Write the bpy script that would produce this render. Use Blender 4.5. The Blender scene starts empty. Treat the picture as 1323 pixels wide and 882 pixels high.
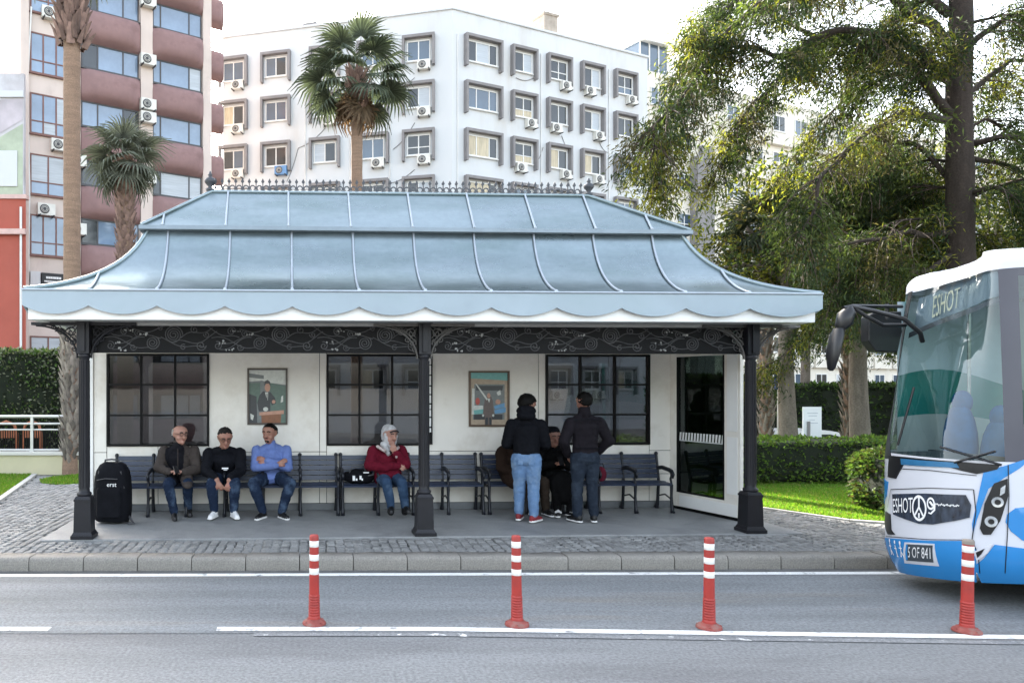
import bpy, bmesh, math, random
import numpy as np
from math import sin, cos, pi, radians, sqrt, atan2
from mathutils import Vector as V, Matrix, Euler, noise
from mathutils.geometry import delaunay_2d_cdt
random.seed(7); rng = np.random.default_rng(7)
SC = bpy.context.scene
COL = SC.collection

# ---------------------------------------------------------------- camera
FPX, CX, CY, CAMH = 955.0, 410.0, 500.0, 2.0     # focal length, axis and horizon measured in the 1323x882 photograph
cam_d = bpy.data.cameras.new('camera'); cam = bpy.data.objects.new('camera', cam_d); COL.objects.link(cam)
cam_d.sensor_width = 36; cam_d.lens = 36 * FPX / 1323
cam_d.shift_x = (661.5 - CX) / 1323; cam_d.shift_y = (CY - 441) / 1323
cam_d.clip_start = 0.1; cam_d.clip_end = 3000
cam.location = (0, 0, CAMH); cam.rotation_euler = (pi/2, 0, 0)
SC.camera = cam

# ---------------------------------------------------------------- sky, sun, exposure
SUN_AZ = V((-0.39, 1.0)); SUN_EL = radians(30)
wd = bpy.data.worlds.new('World'); SC.world = wd; wd.use_nodes = True
nt = wd.node_tree; nt.nodes.clear()
sky = nt.nodes.new('ShaderNodeTexSky'); sky.sky_type = 'NISHITA'; sky.sun_disc = False
sky.sun_elevation = SUN_EL
sky.sun_rotation = atan2(SUN_AZ.x, SUN_AZ.y)
sky.air_density = 1.3; sky.dust_density = 4.5; sky.ozone_density = 1.0
hs = nt.nodes.new('ShaderNodeHueSaturation'); hs.inputs['Saturation'].default_value = 0.52
bgn = nt.nodes.new('ShaderNodeBackground'); bgn.inputs['Strength'].default_value = 0.15
wo = nt.nodes.new('ShaderNodeOutputWorld')
nt.links.new(sky.outputs[0], hs.inputs['Color']); nt.links.new(hs.outputs[0], bgn.inputs[0]); nt.links.new(bgn.outputs[0], wo.inputs[0])
sd = bpy.data.lights.new('sun', 'SUN'); so = bpy.data.objects.new('sun', sd); COL.objects.link(so)
sd.energy = 4.2; sd.angle = radians(0.5); sd.color = (1, 0.93, 0.82)
sv = V((SUN_AZ.x, SUN_AZ.y, 0)).normalized() * cos(SUN_EL) + V((0, 0, sin(SUN_EL)))
so.rotation_euler = sv.to_track_quat('Z', 'Y').to_euler(); so.location = (-30, 60, 50)
SC.view_settings.view_transform = 'Standard'; SC.view_settings.look = 'None'; SC.view_settings.gamma = 1
SC.view_settings.exposure = 2.6
SC.cycles.max_bounces = 6; SC.cycles.transparent_max_bounces = 12; SC.cycles.caustics_reflective = False; SC.cycles.caustics_refractive = False

# ---------------------------------------------------------------- helpers
PZ = 0.13
def at(px, py, d): return V(((px-CX)/FPX*d, d, CAMH+(CY-py)/FPX*d))
def gx(px, py, z=PZ):
    d = FPX*(CAMH-z)/(py-CY); return V(((px-CX)/FPX*d, d, z))

class MB:
    def __init__(s, T=None): s.v=[]; s.f=[]; s.m=[]; s.s=[]; s.T=T
    def add(s, vs, fs, m=0, sm=False):
        o=len(s.v)
        if s.T is not None: vs=[s.T @ V(p) for p in vs]
        s.v.extend(tuple(p) for p in vs)
        for f in fs: s.f.append(tuple(i+o for i in f)); s.m.append(m); s.s.append(sm)
        return s
    def box(s,x0,x1,y0,y1,z0,z1,m=0,X=None):
        vs=[V((x,y,z)) for z in (z0,z1) for y in (y0,y1) for x in (x0,x1)]
        if X is not None: vs=[X @ p for p in vs]
        return s.add(vs,[(0,2,3,1),(4,5,7,6),(0,1,5,4),(2,6,7,3),(0,4,6,2),(1,3,7,5)],m)
    def tube(s,pts,r,n=8,m=0,caps=True,sq=1.0,sm=True):
        pts=[V(p) for p in pts]; k=len(pts); rs=r if isinstance(r,(list,tuple)) else [r]*k
        vs=[]; prev=None
        for i,p in enumerate(pts):
            t=(pts[min(i+1,k-1)]-pts[max(i-1,0)])
            t=t.normalized() if t.length>1e-9 else V((0,0,1))
            if prev is None:
                a=V((1,0,0)) if abs(t.x)<0.9 else V((0,1,0))
                a=(a-t*a.dot(t)).normalized()
            else:
                a=prev-t*prev.dot(t)
                a=a.normalized() if a.length>1e-6 else V((1,0,0))
            prev=a; b=t.cross(a)
            for j in range(n):
                an=2*pi*j/n; vs.append(p+(a*cos(an)+b*sin(an)*sq)*rs[i])
        fs=[(i*n+j,i*n+(j+1)%n,(i+1)*n+(j+1)%n,(i+1)*n+j) for i in range(k-1) for j in range(n)]
        s.add(vs,fs,m,sm)
        if caps: s.add(vs[:n],[tuple(range(n-1,-1,-1))],m); s.add(vs[-n:],[tuple(range(n))],m)
        return s
    def lathe(s,prof,c=(0,0,0),n=16,m=0,sm=True,sq=(1,1)):
        c=V(c); vs=[c+V((r*cos(2*pi*j/n)*sq[0],r*sin(2*pi*j/n)*sq[1],z)) for r,z in prof for j in range(n)]
        k=len(prof)
        s.add(vs,[(i*n+j,i*n+(j+1)%n,(i+1)*n+(j+1)%n,(i+1)*n+j) for i in range(k-1) for j in range(n)],m,sm)
        s.add(vs[:n],[tuple(range(n-1,-1,-1))],m); s.add(vs[-n:],[tuple(range(n))],m)
        return s
    def prism(s,poly,fn,d0,d1,m=0,sm=False):
        """2-D outline (a,b) -> fn(a,b,depth); closed solid between depths d0 and d1"""
        k=len(poly); vs=[fn(a,b,d0) for a,b in poly]+[fn(a,b,d1) for a,b in poly]
        fs=[tuple(range(k-1,-1,-1)),tuple(range(k,2*k))]
        s.add(vs,fs,m); s.add(vs,[(i,(i+1)%k,k+(i+1)%k,k+i) for i in range(k)],m,sm)
        return s
    def ell(s,c,r,n=12,k=8,m=0,R=None,keep=None):
        c=V(c); vs=[];
        for i in range(k+1):
            th=pi*i/k
            for j in range(n):
                ph=2*pi*j/n; vs.append(V((r[0]*sin(th)*cos(ph),r[1]*sin(th)*sin(ph),r[2]*cos(th))))
        fs=[(i*n+j,(i+1)*n+j,(i+1)*n+(j+1)%n,i*n+(j+1)%n) for i in range(k) for j in range(n)]
        if keep: fs=[f for f in fs if all(keep(vs[q]) for q in f)]
        return s.add([c+(R@p if R is not None else p) for p in vs],fs,m,True)
    def grid(s,fn,nu,nv,m=0,sm=True):
        vs=[fn(i/nu,j/nv) for j in range(nv+1) for i in range(nu+1)]
        return s.add(vs,[(j*(nu+1)+i,j*(nu+1)+i+1,(j+1)*(nu+1)+i+1,(j+1)*(nu+1)+i) for j in range(nv) for i in range(nu)],m,sm)
    def mesh(s,name,mats):
        me=bpy.data.meshes.new(name); me.from_pydata(s.v,[],s.f)
        for q in (mats if isinstance(mats,(list,tuple)) else [mats]): me.materials.append(q)
        me.polygons.foreach_set('material_index',s.m); me.polygons.foreach_set('use_smooth',s.s); me.update()
        return me
    def build(s,name,mats,parent=None,bevel=0,seg=2,loc=None,M=None):
        o=bpy.data.objects.new(name,s.mesh(name,mats)); COL.objects.link(o)
        if parent is not None: o.parent=parent
        if loc is not None: o.location=loc
        if M is not None: setw(o,M)
        if bevel:
            b=o.modifiers.new('edge','BEVEL'); b.width=bevel; b.segments=seg; b.limit_method='ANGLE'; b.angle_limit=radians(40)
        return o
def wm(o):
    m=o.matrix_basis.copy()
    return wm(o.parent)@m if o.parent else m
def setw(o,M):
    o.matrix_basis=(wm(o.parent).inverted()@M) if o.parent else M
def use(name,me,parent=None,loc=(0,0,0),rot=(0,0,0),scale=(1,1,1)):
    o=bpy.data.objects.new(name,me); COL.objects.link(o); o.parent=parent
    o.location=loc; o.rotation_euler=rot; o.scale=scale; return o
def tag(o,label=None,cat=None,group=None,kind=None):
    if label: o['label']=label
    if cat: o['category']=cat
    if group: o['group']=group
    if kind: o['kind']=kind
    return o
def thing(name,label,cat,loc=(0,0,0),rz=0,group=None):
    o=bpy.data.objects.new(name,None); COL.objects.link(o); o.empty_display_size=.1
    o.location=loc; o.rotation_euler=(0,0,rz); return tag(o,label,cat,group)
def kids(o): return [c for c in COL.objects if c.parent==o]
def copy_tree(o,parent=None):
    c=o.copy(); COL.objects.link(c); c.parent=parent
    for ch in kids(o): copy_tree(ch,c)
    return c
def fast_mesh(name,verts,faces,mats,mi=None,smooth=False):
    """numpy arrays -> mesh; faces (N,k)"""
    me=bpy.data.meshes.new(name); nv=len(verts); nf,k=faces.shape
    me.vertices.add(nv); me.vertices.foreach_set('co',np.ascontiguousarray(verts,np.float32).ravel())
    me.loops.add(nf*k); me.loops.foreach_set('vertex_index',np.ascontiguousarray(faces,np.int32).ravel())
    me.polygons.add(nf); me.polygons.foreach_set('loop_start',np.arange(0,nf*k,k,dtype=np.int32))
    try: me.polygons.foreach_set('loop_total',np.full(nf,k,np.int32))
    except Exception: pass
    for q in mats: me.materials.append(q)
    if mi is not None: me.polygons.foreach_set('material_index',np.ascontiguousarray(mi,np.int32))
    me.polygons.foreach_set('use_smooth',np.full(nf,smooth,dtype=bool)); me.update(calc_edges=True)
    return me
def leaves(p,d,L,W,mats,mi=None,name='leaves',droop=0.0,up=None):
    """one diamond leaf per row: base p, direction d, length L, width W"""
    n=len(p); d=d/np.maximum(np.linalg.norm(d,axis=1,keepdims=True),1e-6)
    u=rng.normal(size=(n,3)) if up is None else up+rng.normal(size=(n,3))*.35
    sdir=np.cross(d,u); sdir/=np.maximum(np.linalg.norm(sdir,axis=1,keepdims=True),1e-6)
    L=np.broadcast_to(L,(n,))[:,None]; W=np.broadcast_to(W,(n,))[:,None]
    mid=p+d*L*.45; tip=p+d*L; tip[:,2]-=droop*L[:,0]
    vs=np.stack([p,mid+sdir*W*.5,tip,mid-sdir*W*.5],1).reshape(-1,3)
    return fast_mesh(name,vs,np.arange(4*n).reshape(n,4),mats,mi)

# ---------------------------------------------------------------- materials
def c4(c): return (c[0],c[1],c[2],1)
def mat(name,col,rough=.6,metal=0,var=.12,scale=5,fine=0,fscale=150,bump=0,bscale=80,stretch=(1,1,1),spec=.5,rnd=0,
        col2=None,c2scale=2.0,c2lo=.5,c2hi=.65,rvar=0.0,coat=0,emis=None,sheen=0):
    m=bpy.data.materials.new(name); m.use_nodes=True; t=m.node_tree; N=t.nodes; Lk=t.links; b=N['Principled BSDF']
    b.inputs['Roughness'].default_value=rough; b.inputs['Metallic'].default_value=metal
    b.inputs['Specular IOR Level'].default_value=spec; b.inputs['Coat Weight'].default_value=coat
    b.inputs['Sheen Weight'].default_value=sheen
    tc=N.new('ShaderNodeTexCoord'); mp=N.new('ShaderNodeMapping'); mp.inputs['Scale'].default_value=stretch
    Lk.new(tc.outputs['Object'],mp.inputs[0])
    tc2=N.new('ShaderNodeMapping'); Lk.new(tc.outputs['Object'],tc2.inputs[0])
    def noi(sc,det=5,ro=.6,src=mp):
        n=N.new('ShaderNodeTexNoise'); n.inputs['Scale'].default_value=sc; n.inputs['Detail'].default_value=det; n.inputs['Roughness'].default_value=ro
        Lk.new(src.outputs[0],n.inputs['Vector']); return n
    def mixc(kind,fac,a,bb):
        x=N.new('ShaderNodeMixRGB'); x.blend_type=kind
        for i,q in ((0,fac),(1,a),(2,bb)):
            if isinstance(q,(int,float)): x.inputs[i].default_value=q
            elif isinstance(q,tuple): x.inputs[i].default_value=c4(q)
            else: Lk.new(q,x.inputs[i])
        return x.outputs[0]
    def mr(src,a,bb,lo,hi):
        r=N.new('ShaderNodeMapRange'); Lk.new(src,r.inputs[0]); r.inputs[1].default_value=a; r.inputs[2].default_value=bb; r.inputs[3].default_value=lo; r.inputs[4].default_value=hi; return r.outputs[0]
    n1=noi(scale)
    c=mixc('MIX',mr(n1.outputs[0],.3,.7,0,1),tuple(x*(1-var) for x in col),tuple(min(1,x*(1+var)) for x in col))
    if col2 is not None:
        c=mixc('MIX',mr(noi(c2scale,7,.65).outputs[0],c2lo,c2hi,0,1),c,tuple(col2))
    if fine:
        c=mixc('MULTIPLY',1.0,c,mr(noi(fscale,3,.7,tc2).outputs[0],.3,.7,1-fine,1+fine))
    if rnd:
        g=N.new('ShaderNodeNewGeometry'); c=mixc('MULTIPLY',1.0,c,mr(g.outputs['Random Per Island'],0,1,1-rnd,1+rnd))
    Lk.new(c,b.inputs['Base Color'])
    if rvar: Lk.new(mr(n1.outputs[0],.3,.7,max(0,rough-rvar),min(1,rough+rvar)),b.inputs['Roughness'])
    if bump:
        bn=N.new('ShaderNodeBump'); bn.inputs['Strength'].default_value=bump; bn.inputs['Distance'].default_value=.02
        Lk.new(noi(bscale,4,.65,tc2).outputs[0],bn.inputs['Height']); Lk.new(bn.outputs[0],b.inputs['Normal'])
    return m
def leafmat(name,col,var=.35,trans=.45,tcol=None,rough=.5):
    m=bpy.data.materials.new(name); m.use_nodes=True; t=m.node_tree; N=t.nodes; Lk=t.links; b=N['Principled BSDF']
    b.inputs['Roughness'].default_value=rough; b.inputs['Specular IOR Level'].default_value=.08
    g=N.new('ShaderNodeNewGeometry'); h=N.new('ShaderNodeMixRGB'); h.blend_type='MIX'
    h.inputs[1].default_value=c4([x*(1-var) for x in col]); h.inputs[2].default_value=c4([x*(1+var) for x in col])
    Lk.new(g.outputs['Random Per Island'],h.inputs[0]); Lk.new(h.outputs[0],b.inputs['Base Color'])
    tr=N.new('ShaderNodeBsdfTranslucent'); k=N.new('ShaderNodeMixRGB'); k.blend_type='MULTIPLY'; k.inputs[0].default_value=1
    k.inputs[2].default_value=c4(tcol or (1.6,1.7,.7)); Lk.new(h.outputs[0],k.inputs[1]); Lk.new(k.outputs[0],tr.inputs[0])
    mx=N.new('ShaderNodeMixShader'); mx.inputs[0].default_value=trans
    Lk.new(b.outputs[0],mx.inputs[1]); Lk.new(tr.outputs[0],mx.inputs[2]); Lk.new(mx.outputs[0],N['Material Output'].inputs[0])
    return m
def glassmat(name,tint,clear=.5,refl=.18,rough=.02,edge=.6):
    """flat sheet glass: tinted see-through plus fresnel-weighted mirror"""
    m=bpy.data.materials.new(name); m.use_nodes=True; t=m.node_tree; N=t.nodes; Lk=t.links; N.remove(N['Principled BSDF'])
    tr=N.new('ShaderNodeBsdfTransparent'); tr.inputs[0].default_value=c4([x*clear for x in tint])
    gl=N.new('ShaderNodeBsdfGlossy'); gl.inputs['Roughness'].default_value=rough; gl.inputs[0].default_value=(.9,.95,1,1)
    lw=N.new('ShaderNodeLayerWeight'); lw.inputs[0].default_value=.35
    r=N.new('ShaderNodeMapRange'); r.inputs[3].default_value=refl; r.inputs[4].default_value=edge; Lk.new(lw.outputs['Fresnel'],r.inputs[0])
    tcn=N.new('ShaderNodeTexCoord'); no=N.new('ShaderNodeTexNoise'); no.inputs['Scale'].default_value=1.3; Lk.new(tcn.outputs['Object'],no.inputs[0])
    bp=N.new('ShaderNodeBump'); bp.inputs['Strength'].default_value=.02; bp.inputs['Distance'].default_value=.05; Lk.new(no.outputs[0],bp.inputs['Height']); Lk.new(bp.outputs[0],gl.inputs['Normal'])
    mx=N.new('ShaderNodeMixShader'); Lk.new(r.outputs[0],mx.inputs[0]); Lk.new(tr.outputs[0],mx.inputs[1]); Lk.new(gl.outputs[0],mx.inputs[2])
    Lk.new(mx.outputs[0],N['Material Output'].inputs[0]); return m

ASPH=mat('asphalt',(.19,.196,.20),rough=.72,var=.12,scale=.9,fine=.34,fscale=38,bump=.5,bscale=140,stretch=(.35,1.6,1),col2=(.125,.125,.13),c2scale=.7,c2lo=.5,c2hi=.72,spec=.4)
ASPHL=mat('asphalt_bus_lane',(.175,.185,.192),rough=.7,var=.2,scale=1.4,fine=.34,fscale=38,bump=.5,bscale=140,stretch=(.16,1.8,1),col2=(.20,.185,.165),c2scale=1.1,c2lo=.55,c2hi=.72,spec=.35)
LINE=mat('road_paint',(.72,.72,.70),rough=.65,var=.08,scale=8,fine=.2,fscale=90,col2=(.22,.22,.22),c2scale=7,c2lo=.56,c2hi=.68)
COB=mat('cobble',(.195,.195,.19),rough=.7,var=.18,scale=9,rnd=.28,bump=.4,bscale=60,fine=.2,fscale=90)
MORT=mat('mortar',(.045,.043,.04),rough=.9,var=.25,scale=6,fine=.3,fscale=80)
KERB=mat('kerb_stone',(.235,.22,.195),rough=.8,var=.12,scale=4,fine=.25,fscale=60,bump=.4,bscale=70,rnd=.10,col2=(.09,.087,.08),c2scale=2.2,c2lo=.45,c2hi=.7)
LINEW=mat('worn_paint',(.19,.195,.20),rough=.75,var=.1,scale=5,fine=.4,fscale=50,col2=(.62,.62,.60),c2scale=9,c2lo=.60,c2hi=.64)
EARTH=mat('earth',(.22,.2,.17),rough=.95,var=.2,scale=.5,fine=.2)
SLAB=mat('slab_concrete',(.24,.245,.245),rough=.55,var=.14,scale=1.6,fine=.12,fscale=60,bump=.15,bscale=60,col2=(.16,.165,.17),c2scale=1.5,c2lo=.5,c2hi=.7)
WHITEP=mat('white_panel',(.83,.795,.73),rough=.45,var=.04,scale=2,bump=.06,bscale=30,col2=(.66,.61,.53),c2scale=2.2,c2lo=.5,c2hi=.8)
WHITET=mat('white_trim',(.84,.84,.82),rough=.4,var=.03,scale=3)
ZINC=mat('zinc_roof',(.275,.335,.36),rough=.30,metal=.85,var=.09,scale=1.1,stretch=(.6,1,2.6),col2=(.175,.235,.235),c2scale=.7,c2lo=.42,c2hi=.75,fine=.05,fscale=12,bump=.10,bscale=2.2,rvar=.08)
ZINCL=mat('zinc_rib',(.40,.45,.50),rough=.4,metal=.5,var=.08)
VAL=mat('valance_paint',(.31,.375,.42),rough=.5,metal=.2,var=.07,scale=2,col2=(.24,.31,.33),c2scale=1.0,c2lo=.5,c2hi=.8)
IRON=mat('cast_iron',(.011,.011,.0145),rough=.45,metal=.0,spec=.35,var=.15,scale=10,bump=.1,bscale=60)
IRONL=mat('cast_iron_worn',(.11,.105,.10),rough=.45,metal=.5,var=.25,scale=14)
IRONG=mat('cresting_iron',(.07,.075,.085),rough=.5,metal=.4,var=.2,scale=10)
FRZ=mat('frieze_board',(.0035,.0035,.004),rough=.6,spec=.2,var=.2,scale=5)
FRZO=mat('frieze_ornament',(.062,.062,.064),rough=.5,var=.2,scale=8)
FRZW=mat('frieze_blossom',(.30,.30,.29),rough=.5,var=.2,scale=30)
BLK=mat('black_frame',(.002,.002,.0025),rough=.5,spec=.2,var=.1)
SKIRT=mat('skirting',(.16,.17,.18),rough=.6,var=.15,scale=4)
BENCH=mat('bench_paint',(.021,.031,.060),rough=.38,var=.15,scale=6,bump=.08,bscale=50)
BENCHI=mat('bench_iron',(.014,.016,.022),rough=.42,metal=.3,var=.15,scale=9)
GLS=glassmat('tinted_glass',(.95,.97,1),clear=.30,refl=.03,edge=.3)
GLSD=glassmat('dark_side_glass',(.85,1,.92),clear=.30,refl=.05,edge=.35)
# ================================================================ GROUND
def Yk(X): return 8.05+.0115*X
UA=radians(2.5); SO=V((-2.884,9.15,0)); SU=V((cos(UA),sin(UA),0)); SV=V((-sin(UA),cos(UA),0))
def uv(x,y):
    p=V((x,y,0))-SO; return p.dot(SU),p.dot(SV)
def W(u,v,z): return SO+SU*u+SV*v+V((0,0,z))
def S(px,py,v):
    """photo pixel -> shelter (u, z) on the plane at depth v"""
    d=V(((px-CX)/FPX,1,0)); t=(v+SO.dot(SV))/d.dot(SV); p=d*t
    return p.dot(SU)-SO.dot(SU), CAMH+t*(CY-py)/FPX
def sheet(name,pts,z,m,kind='structure'):
    b=MB(); b.add([(x,y,z) for x,y in pts],[tuple(range(len(pts)))]); return tag(b.build(name,m),kind=kind)
sheet('ground',[(-900,-900),(900,-900),(900,1500),(-900,1500)],-1.0,EARTH)
def lane(X): return FPX*2/((813+max(0,((X/6.1*FPX+CX)-560))*.0145)-CY)
xs=[-40,-20,-10,-5,-2,0,2,4,6,8,12,20,40]
sheet('road',[(-60,-40),(60,-40)]+[(60,Yk(60)),(-60,Yk(-60))],0,ASPH)
def strip(name,f0,f1,x0,x1,z,m,step=.5):
    n=max(1,int((x1-x0)/step)); b=MB()
    vs=[]
    for i in range(n+1):
        x=x0+(x1-x0)*i/n; vs+=[(x,f0(x),z),(x,f1(x),z)]
    b.add(vs,[(2*i,2*i+2,2*i+3,2*i+1) for i in range(n)]); return b.build(name,m)
tag(strip('bus_lane',lambda x:lane(x)-.10,lambda x:Yk(x)-.002,-30,30,.004,ASPHL),kind='structure')
mk=lambda o:tag(o,kind='structure')
mk(strip('edge_line',lambda x:Yk(x)-.235,lambda x:Yk(x)-.125,-30,30,.008,LINE))
mk(strip('lane_marking',lambda x:lane(x)-.05,lambda x:lane(x)+.05,(280-CX)/FPX*lane(-.8),30,.008,LINE,.25))
mk(strip('lane_marking',lambda x:lane(x)-.05,lambda x:lane(x)+.05,-5.2,(64-CX)/FPX*lane(-2.2),.008,LINE,.25))
mk(strip('old_marking',lambda x:lane(x)-.17,lambda x:lane(x)-.10,(330-CX)/FPX*lane(-.8),30,.0062,LINEW,.25))
mk(strip('gutter',lambda x:Yk(x)-.125,lambda x:Yk(x)+.0,-30,30,.0065,mat('gutter_dirt',(.10,.1,.098),rough=.9,var=.25,scale=3,fine=.3,fscale=70)))
pav=sheet('pavement',[(-60,Yk(-60)+.2),(60,Yk(60)+.2),(60,21.5),(-60,21.5)],.095,MORT)
# kerb, stone by stone
kb=thing('kerb',None,None); kb['kind']='structure'
def kerb_me(seed):
    r=random.Random(seed); b=MB(); L=.587-.007-r.random()*.004; h=.15+r.uniform(-.006,.004); n=6
    prof=[(0,-.03),(0.0,.105),(.006,.128),(.020,.145),(.045,h),(.26,h-.004),(.26,-.03)]
    vs=[]
    for i in range(n+1):
        for y,z in prof: vs.append((L*i/n-L/2,y+r.uniform(-.004,.004),z+r.uniform(-.004,.003)))
    k=len(prof)
    b.add(vs,[(i*k+j,(i+1)*k+j,(i+1)*k+j+1,i*k+j+1) for i in range(n) for j in range(k-1)],0,True)
    b.add(vs[:k],[tuple(range(k))]); b.add(vs[-k:],[tuple(range(k-1,-1,-1))])
    return b.mesh('kerb_stone',KERB)
kms=[kerb_me(i) for i in range(6)]
for i in range(-14,22):
    x=i*.587+.1; use('stone',kms[i%6],kb,(x,Yk(x),0),(0,0,radians(.66)+random.uniform(-.006,.006)))
# cobbles in segmental arcs
def lawn_edge(X):
    pts=[(6.2,12.6),(6.94,11.5),(7.5,10.45),(8.3,10.0),(10,9.7),(30,9.6)]
    if X<=pts[0][0]: return pts[0][1]
    for (a,b),(c,d) in zip(pts,pts[1:]):
        if X<=c: return b+(d-b)*(X-a)/(c-a)
    return 9.6
def lawn_left_x(Y): return -5.42-(Y-12.7)*.215
def in_island(x,y): return ((x+4.95)/.62)**2+((y-15.0)/.75)**2<1
def cobble_ok(x,y):
    if y<Yk(x)+.30 or y>15.75: return False
    px=CX+FPX*x/y
    if px<-260 or px>1400: return False
    u,v=uv(x,y)
    if -.42<u<9.02 and v>-.16: return False
    if u>=9.02 and (y>lawn_edge(x)-.12): return False
    if u<=-.42 and (x<lawn_left_x(y)+.14 or in_island(x,y)): return False
    return True
cand=[]
for bnd in range(-8,11):
    x0=bnd*1.08
    for r_ in range(0,92):
        for i in range(10):
            xl=(i-4.5)*.108; y=8.1+r_*.104+.30*(xl/.54)**2*.5+(.05 if bnd%2 else 0); x=x0+xl
            if cobble_ok(x,y): cand.append((x+random.uniform(-.006,.006),y+random.uniform(-.006,.006),atan2(.30*xl/.54/.54,1)+random.uniform(-.08,.08)))
cand.sort(key=lambda c:c[1]+(50 if not -5<CX+FPX*c[0]/c[1]<1328 else 0))
def cob(b,x,y,a,r,z0=0):
    s=.049+r.uniform(-.004,.002); t=.047+r.uniform(-.004,.002); z=.128+r.uniform(-.006,.006); q=.011
    vs=[(-s,-t,.08),(s,-t,.08),(s,t,.08),(-s,t,.08),(-s,-t,z-.014),(s,-t,z-.014),(s,t,z-.014),(-s,t,z-.014)]
    vs+=[(sx*(s-q)+r.uniform(-.004,.004),sy*(t-q)+r.uniform(-.004,.004),z+r.uniform(-.003,.003)) for sx,sy in ((-1,-1),(1,-1),(1,1),(-1,1))]
    ca,sa=cos(a),sin(a)
    b.add([(x+p*ca-w*sa,y+p*sa+w*ca,h) for p,w,h in vs],[(0,1,5,4),(1,2,6,5),(2,3,7,6),(3,0,4,7),(4,5,9,8),(5,6,10,9),(6,7,11,10),(7,4,8,11),(8,9,10,11)],0,False)
cms=[]
for i in range(12):
    b=MB(); cob(b,0,0,0,random.Random(i)); cms.append(b.mesh('cobble',COB))
for i,(x,y,a) in enumerate(cand[:300]): use('cobble',cms[i%12],pav,(x,y,0),(0,0,a+pi/2*random.randint(0,3)))
b=MB(); rr=random.Random(5)
for x,y,a in cand[300:]: cob(b,x,y,a,rr)
tag(b.build('cobbles',COB,pav),kind='stuff')
print('cobbles',len(cand))
# lawns
LAWN=mat('lawn_soil',(.10,.16,.035),rough=.95,var=.3,scale=3,fine=.3)
GR=leafmat('grass_blade',(.12,.24,.035),var=.3,trans=.4,tcol=(1.5,1.5,.5))
GRY=leafmat('grass_blade_dry',(.26,.26,.09),var=.3,trans=.4,tcol=(1.4,1.3,.6))
sheet('lawn',[(6.2,12.6),(6.94,11.5),(7.5,10.45),(8.3,10.0),(10,9.7),(30,9.6),(30,21),(6.2,21)],.125,LAWN)
sheet('lawn',[(lawn_left_x(9),9),(lawn_left_x(15.85),15.85),(-40,15.85),(-40,9)],.125,LAWN)
b=MB(); b.add([(-4.95+.62*cos(a*pi/12),15+.75*sin(a*pi/12),.127) for a in range(24)],[tuple(range(24))]); mk(b.build('lawn',LAWN))
def grass(name,pts,h,mats,dens=None):
    p=np.array([(x,y,.12) for x,y in pts]); n=len(p); d=rng.normal(size=(n,3))*.38; d[:,2]=1
    me=leaves(p,d,h*rng.uniform(.6,1.3,n),.014,mats,(rng.random(n)<.16).astype(int) if len(mats)>1 else None,name)
    return tag(use(name,me),kind='stuff')
pts=[]
while len(pts)<42000:
    y=9.6+random.random()**1.4*5.2; x=random.uniform(6.2,12.5)
    if y>lawn_edge(x)+.02 and CX+FPX*x/y<1180: pts.append((x,y))
grass('grass',pts,.05,[GR,GRY])
pts=[]
while len(pts)<26000:
    y=random.uniform(10.6,15.85); x=random.uniform(-9.2,-5.2)
    if x<lawn_left_x(y)-.03 and CX+FPX*x/y>-150: pts.append((x,y))
while len(pts)<30000:
    x=random.uniform(-5.6,-4.3); y=random.uniform(14.2,15.8)
    if in_island(x,y): pts.append((x,y))
grass('grass',pts,.055,[GR,GRY])
LK=mat('lawn_kerb',(.42,.41,.38),rough=.85,var=.1,fine=.2,fscale=70)
def ledge(pts,w,z):
    b=MB()
    for (a,c) in zip(pts,pts[1:]):
        a=V((a[0],a[1],0)); c=V((c[0],c[1],0)); d=(c-a).normalized(); nrm=V((-d.y,d.x,0))*w/2
        b.add([a-nrm,c-nrm,c+nrm,a+nrm]+[q+V((0,0,z)) for q in (a-nrm,c-nrm,c+nrm,a+nrm)],[(4,5,6,7),(0,1,5,4),(2,3,7,6),(1,2,6,5),(3,0,4,7)])
    return mk(b.build('lawn_edging',LK))
ledge([(6.1,12.7),(6.88,11.42),(7.46,10.36),(8.28,9.92),(10,9.62)],.07,.15)
ledge([(lawn_left_x(y)+.05,y) for y in (10,12,14,15.8)],.10,.155)

# ================================================================ FAR BUILDINGS
def facade(x,y,dx,dy):
    d=V((dx,dy,0)).normalized(); n=V((-d.y,d.x,0))
    return Matrix(((d.x,n.x,0,x),(d.y,n.y,0,y),(0,0,1,0),(0,0,0,1)))
WW=mat('white_render',(.60,.62,.635),rough=.8,var=.04,scale=.25,col2=(.50,.48,.45),c2scale=.45,c2lo=.52,c2hi=.82,stretch=(1,1,.25))
WC=mat('cream_render',(.70,.66,.58),rough=.85,var=.06,scale=.3,col2=(.55,.5,.43),c2scale=.4,c2lo=.55,c2hi=.8,stretch=(1,1,.4))
WG=mat('grey_surround',(.225,.215,.218),rough=.8,var=.1,scale=1.5)
WFR=mat('pale_frame',(.72,.72,.70),rough=.5,var=.05)
PB=mat('pane_sky',(.05,.085,.13),rough=.06,var=.25,scale=.35,spec=1.0); PD=mat('pane_dark',(.03,.035,.04),rough=.08,var=.3,scale=.5,spec=.7)
PC=mat('pane_sunlit_curtain',(.50,.43,.30),rough=.35,var=.25,scale=2.5,stretch=(3,3,.4)); PW=mat('pane_blind',(.42,.46,.50),rough=.3,var=.15,scale=2,stretch=(.3,.3,5))  # warm cream imitates sunlit panes as well as curtains
ACW=mat('ac_casing',(.66,.65,.60),rough=.5,var=.08,scale=3); ACD=mat('ac_grille',(.05,.05,.055),rough=.5,var=.2)
ACB=mat('ac_cover_blue',(.12,.26,.48),rough=.5,var=.15)
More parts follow.
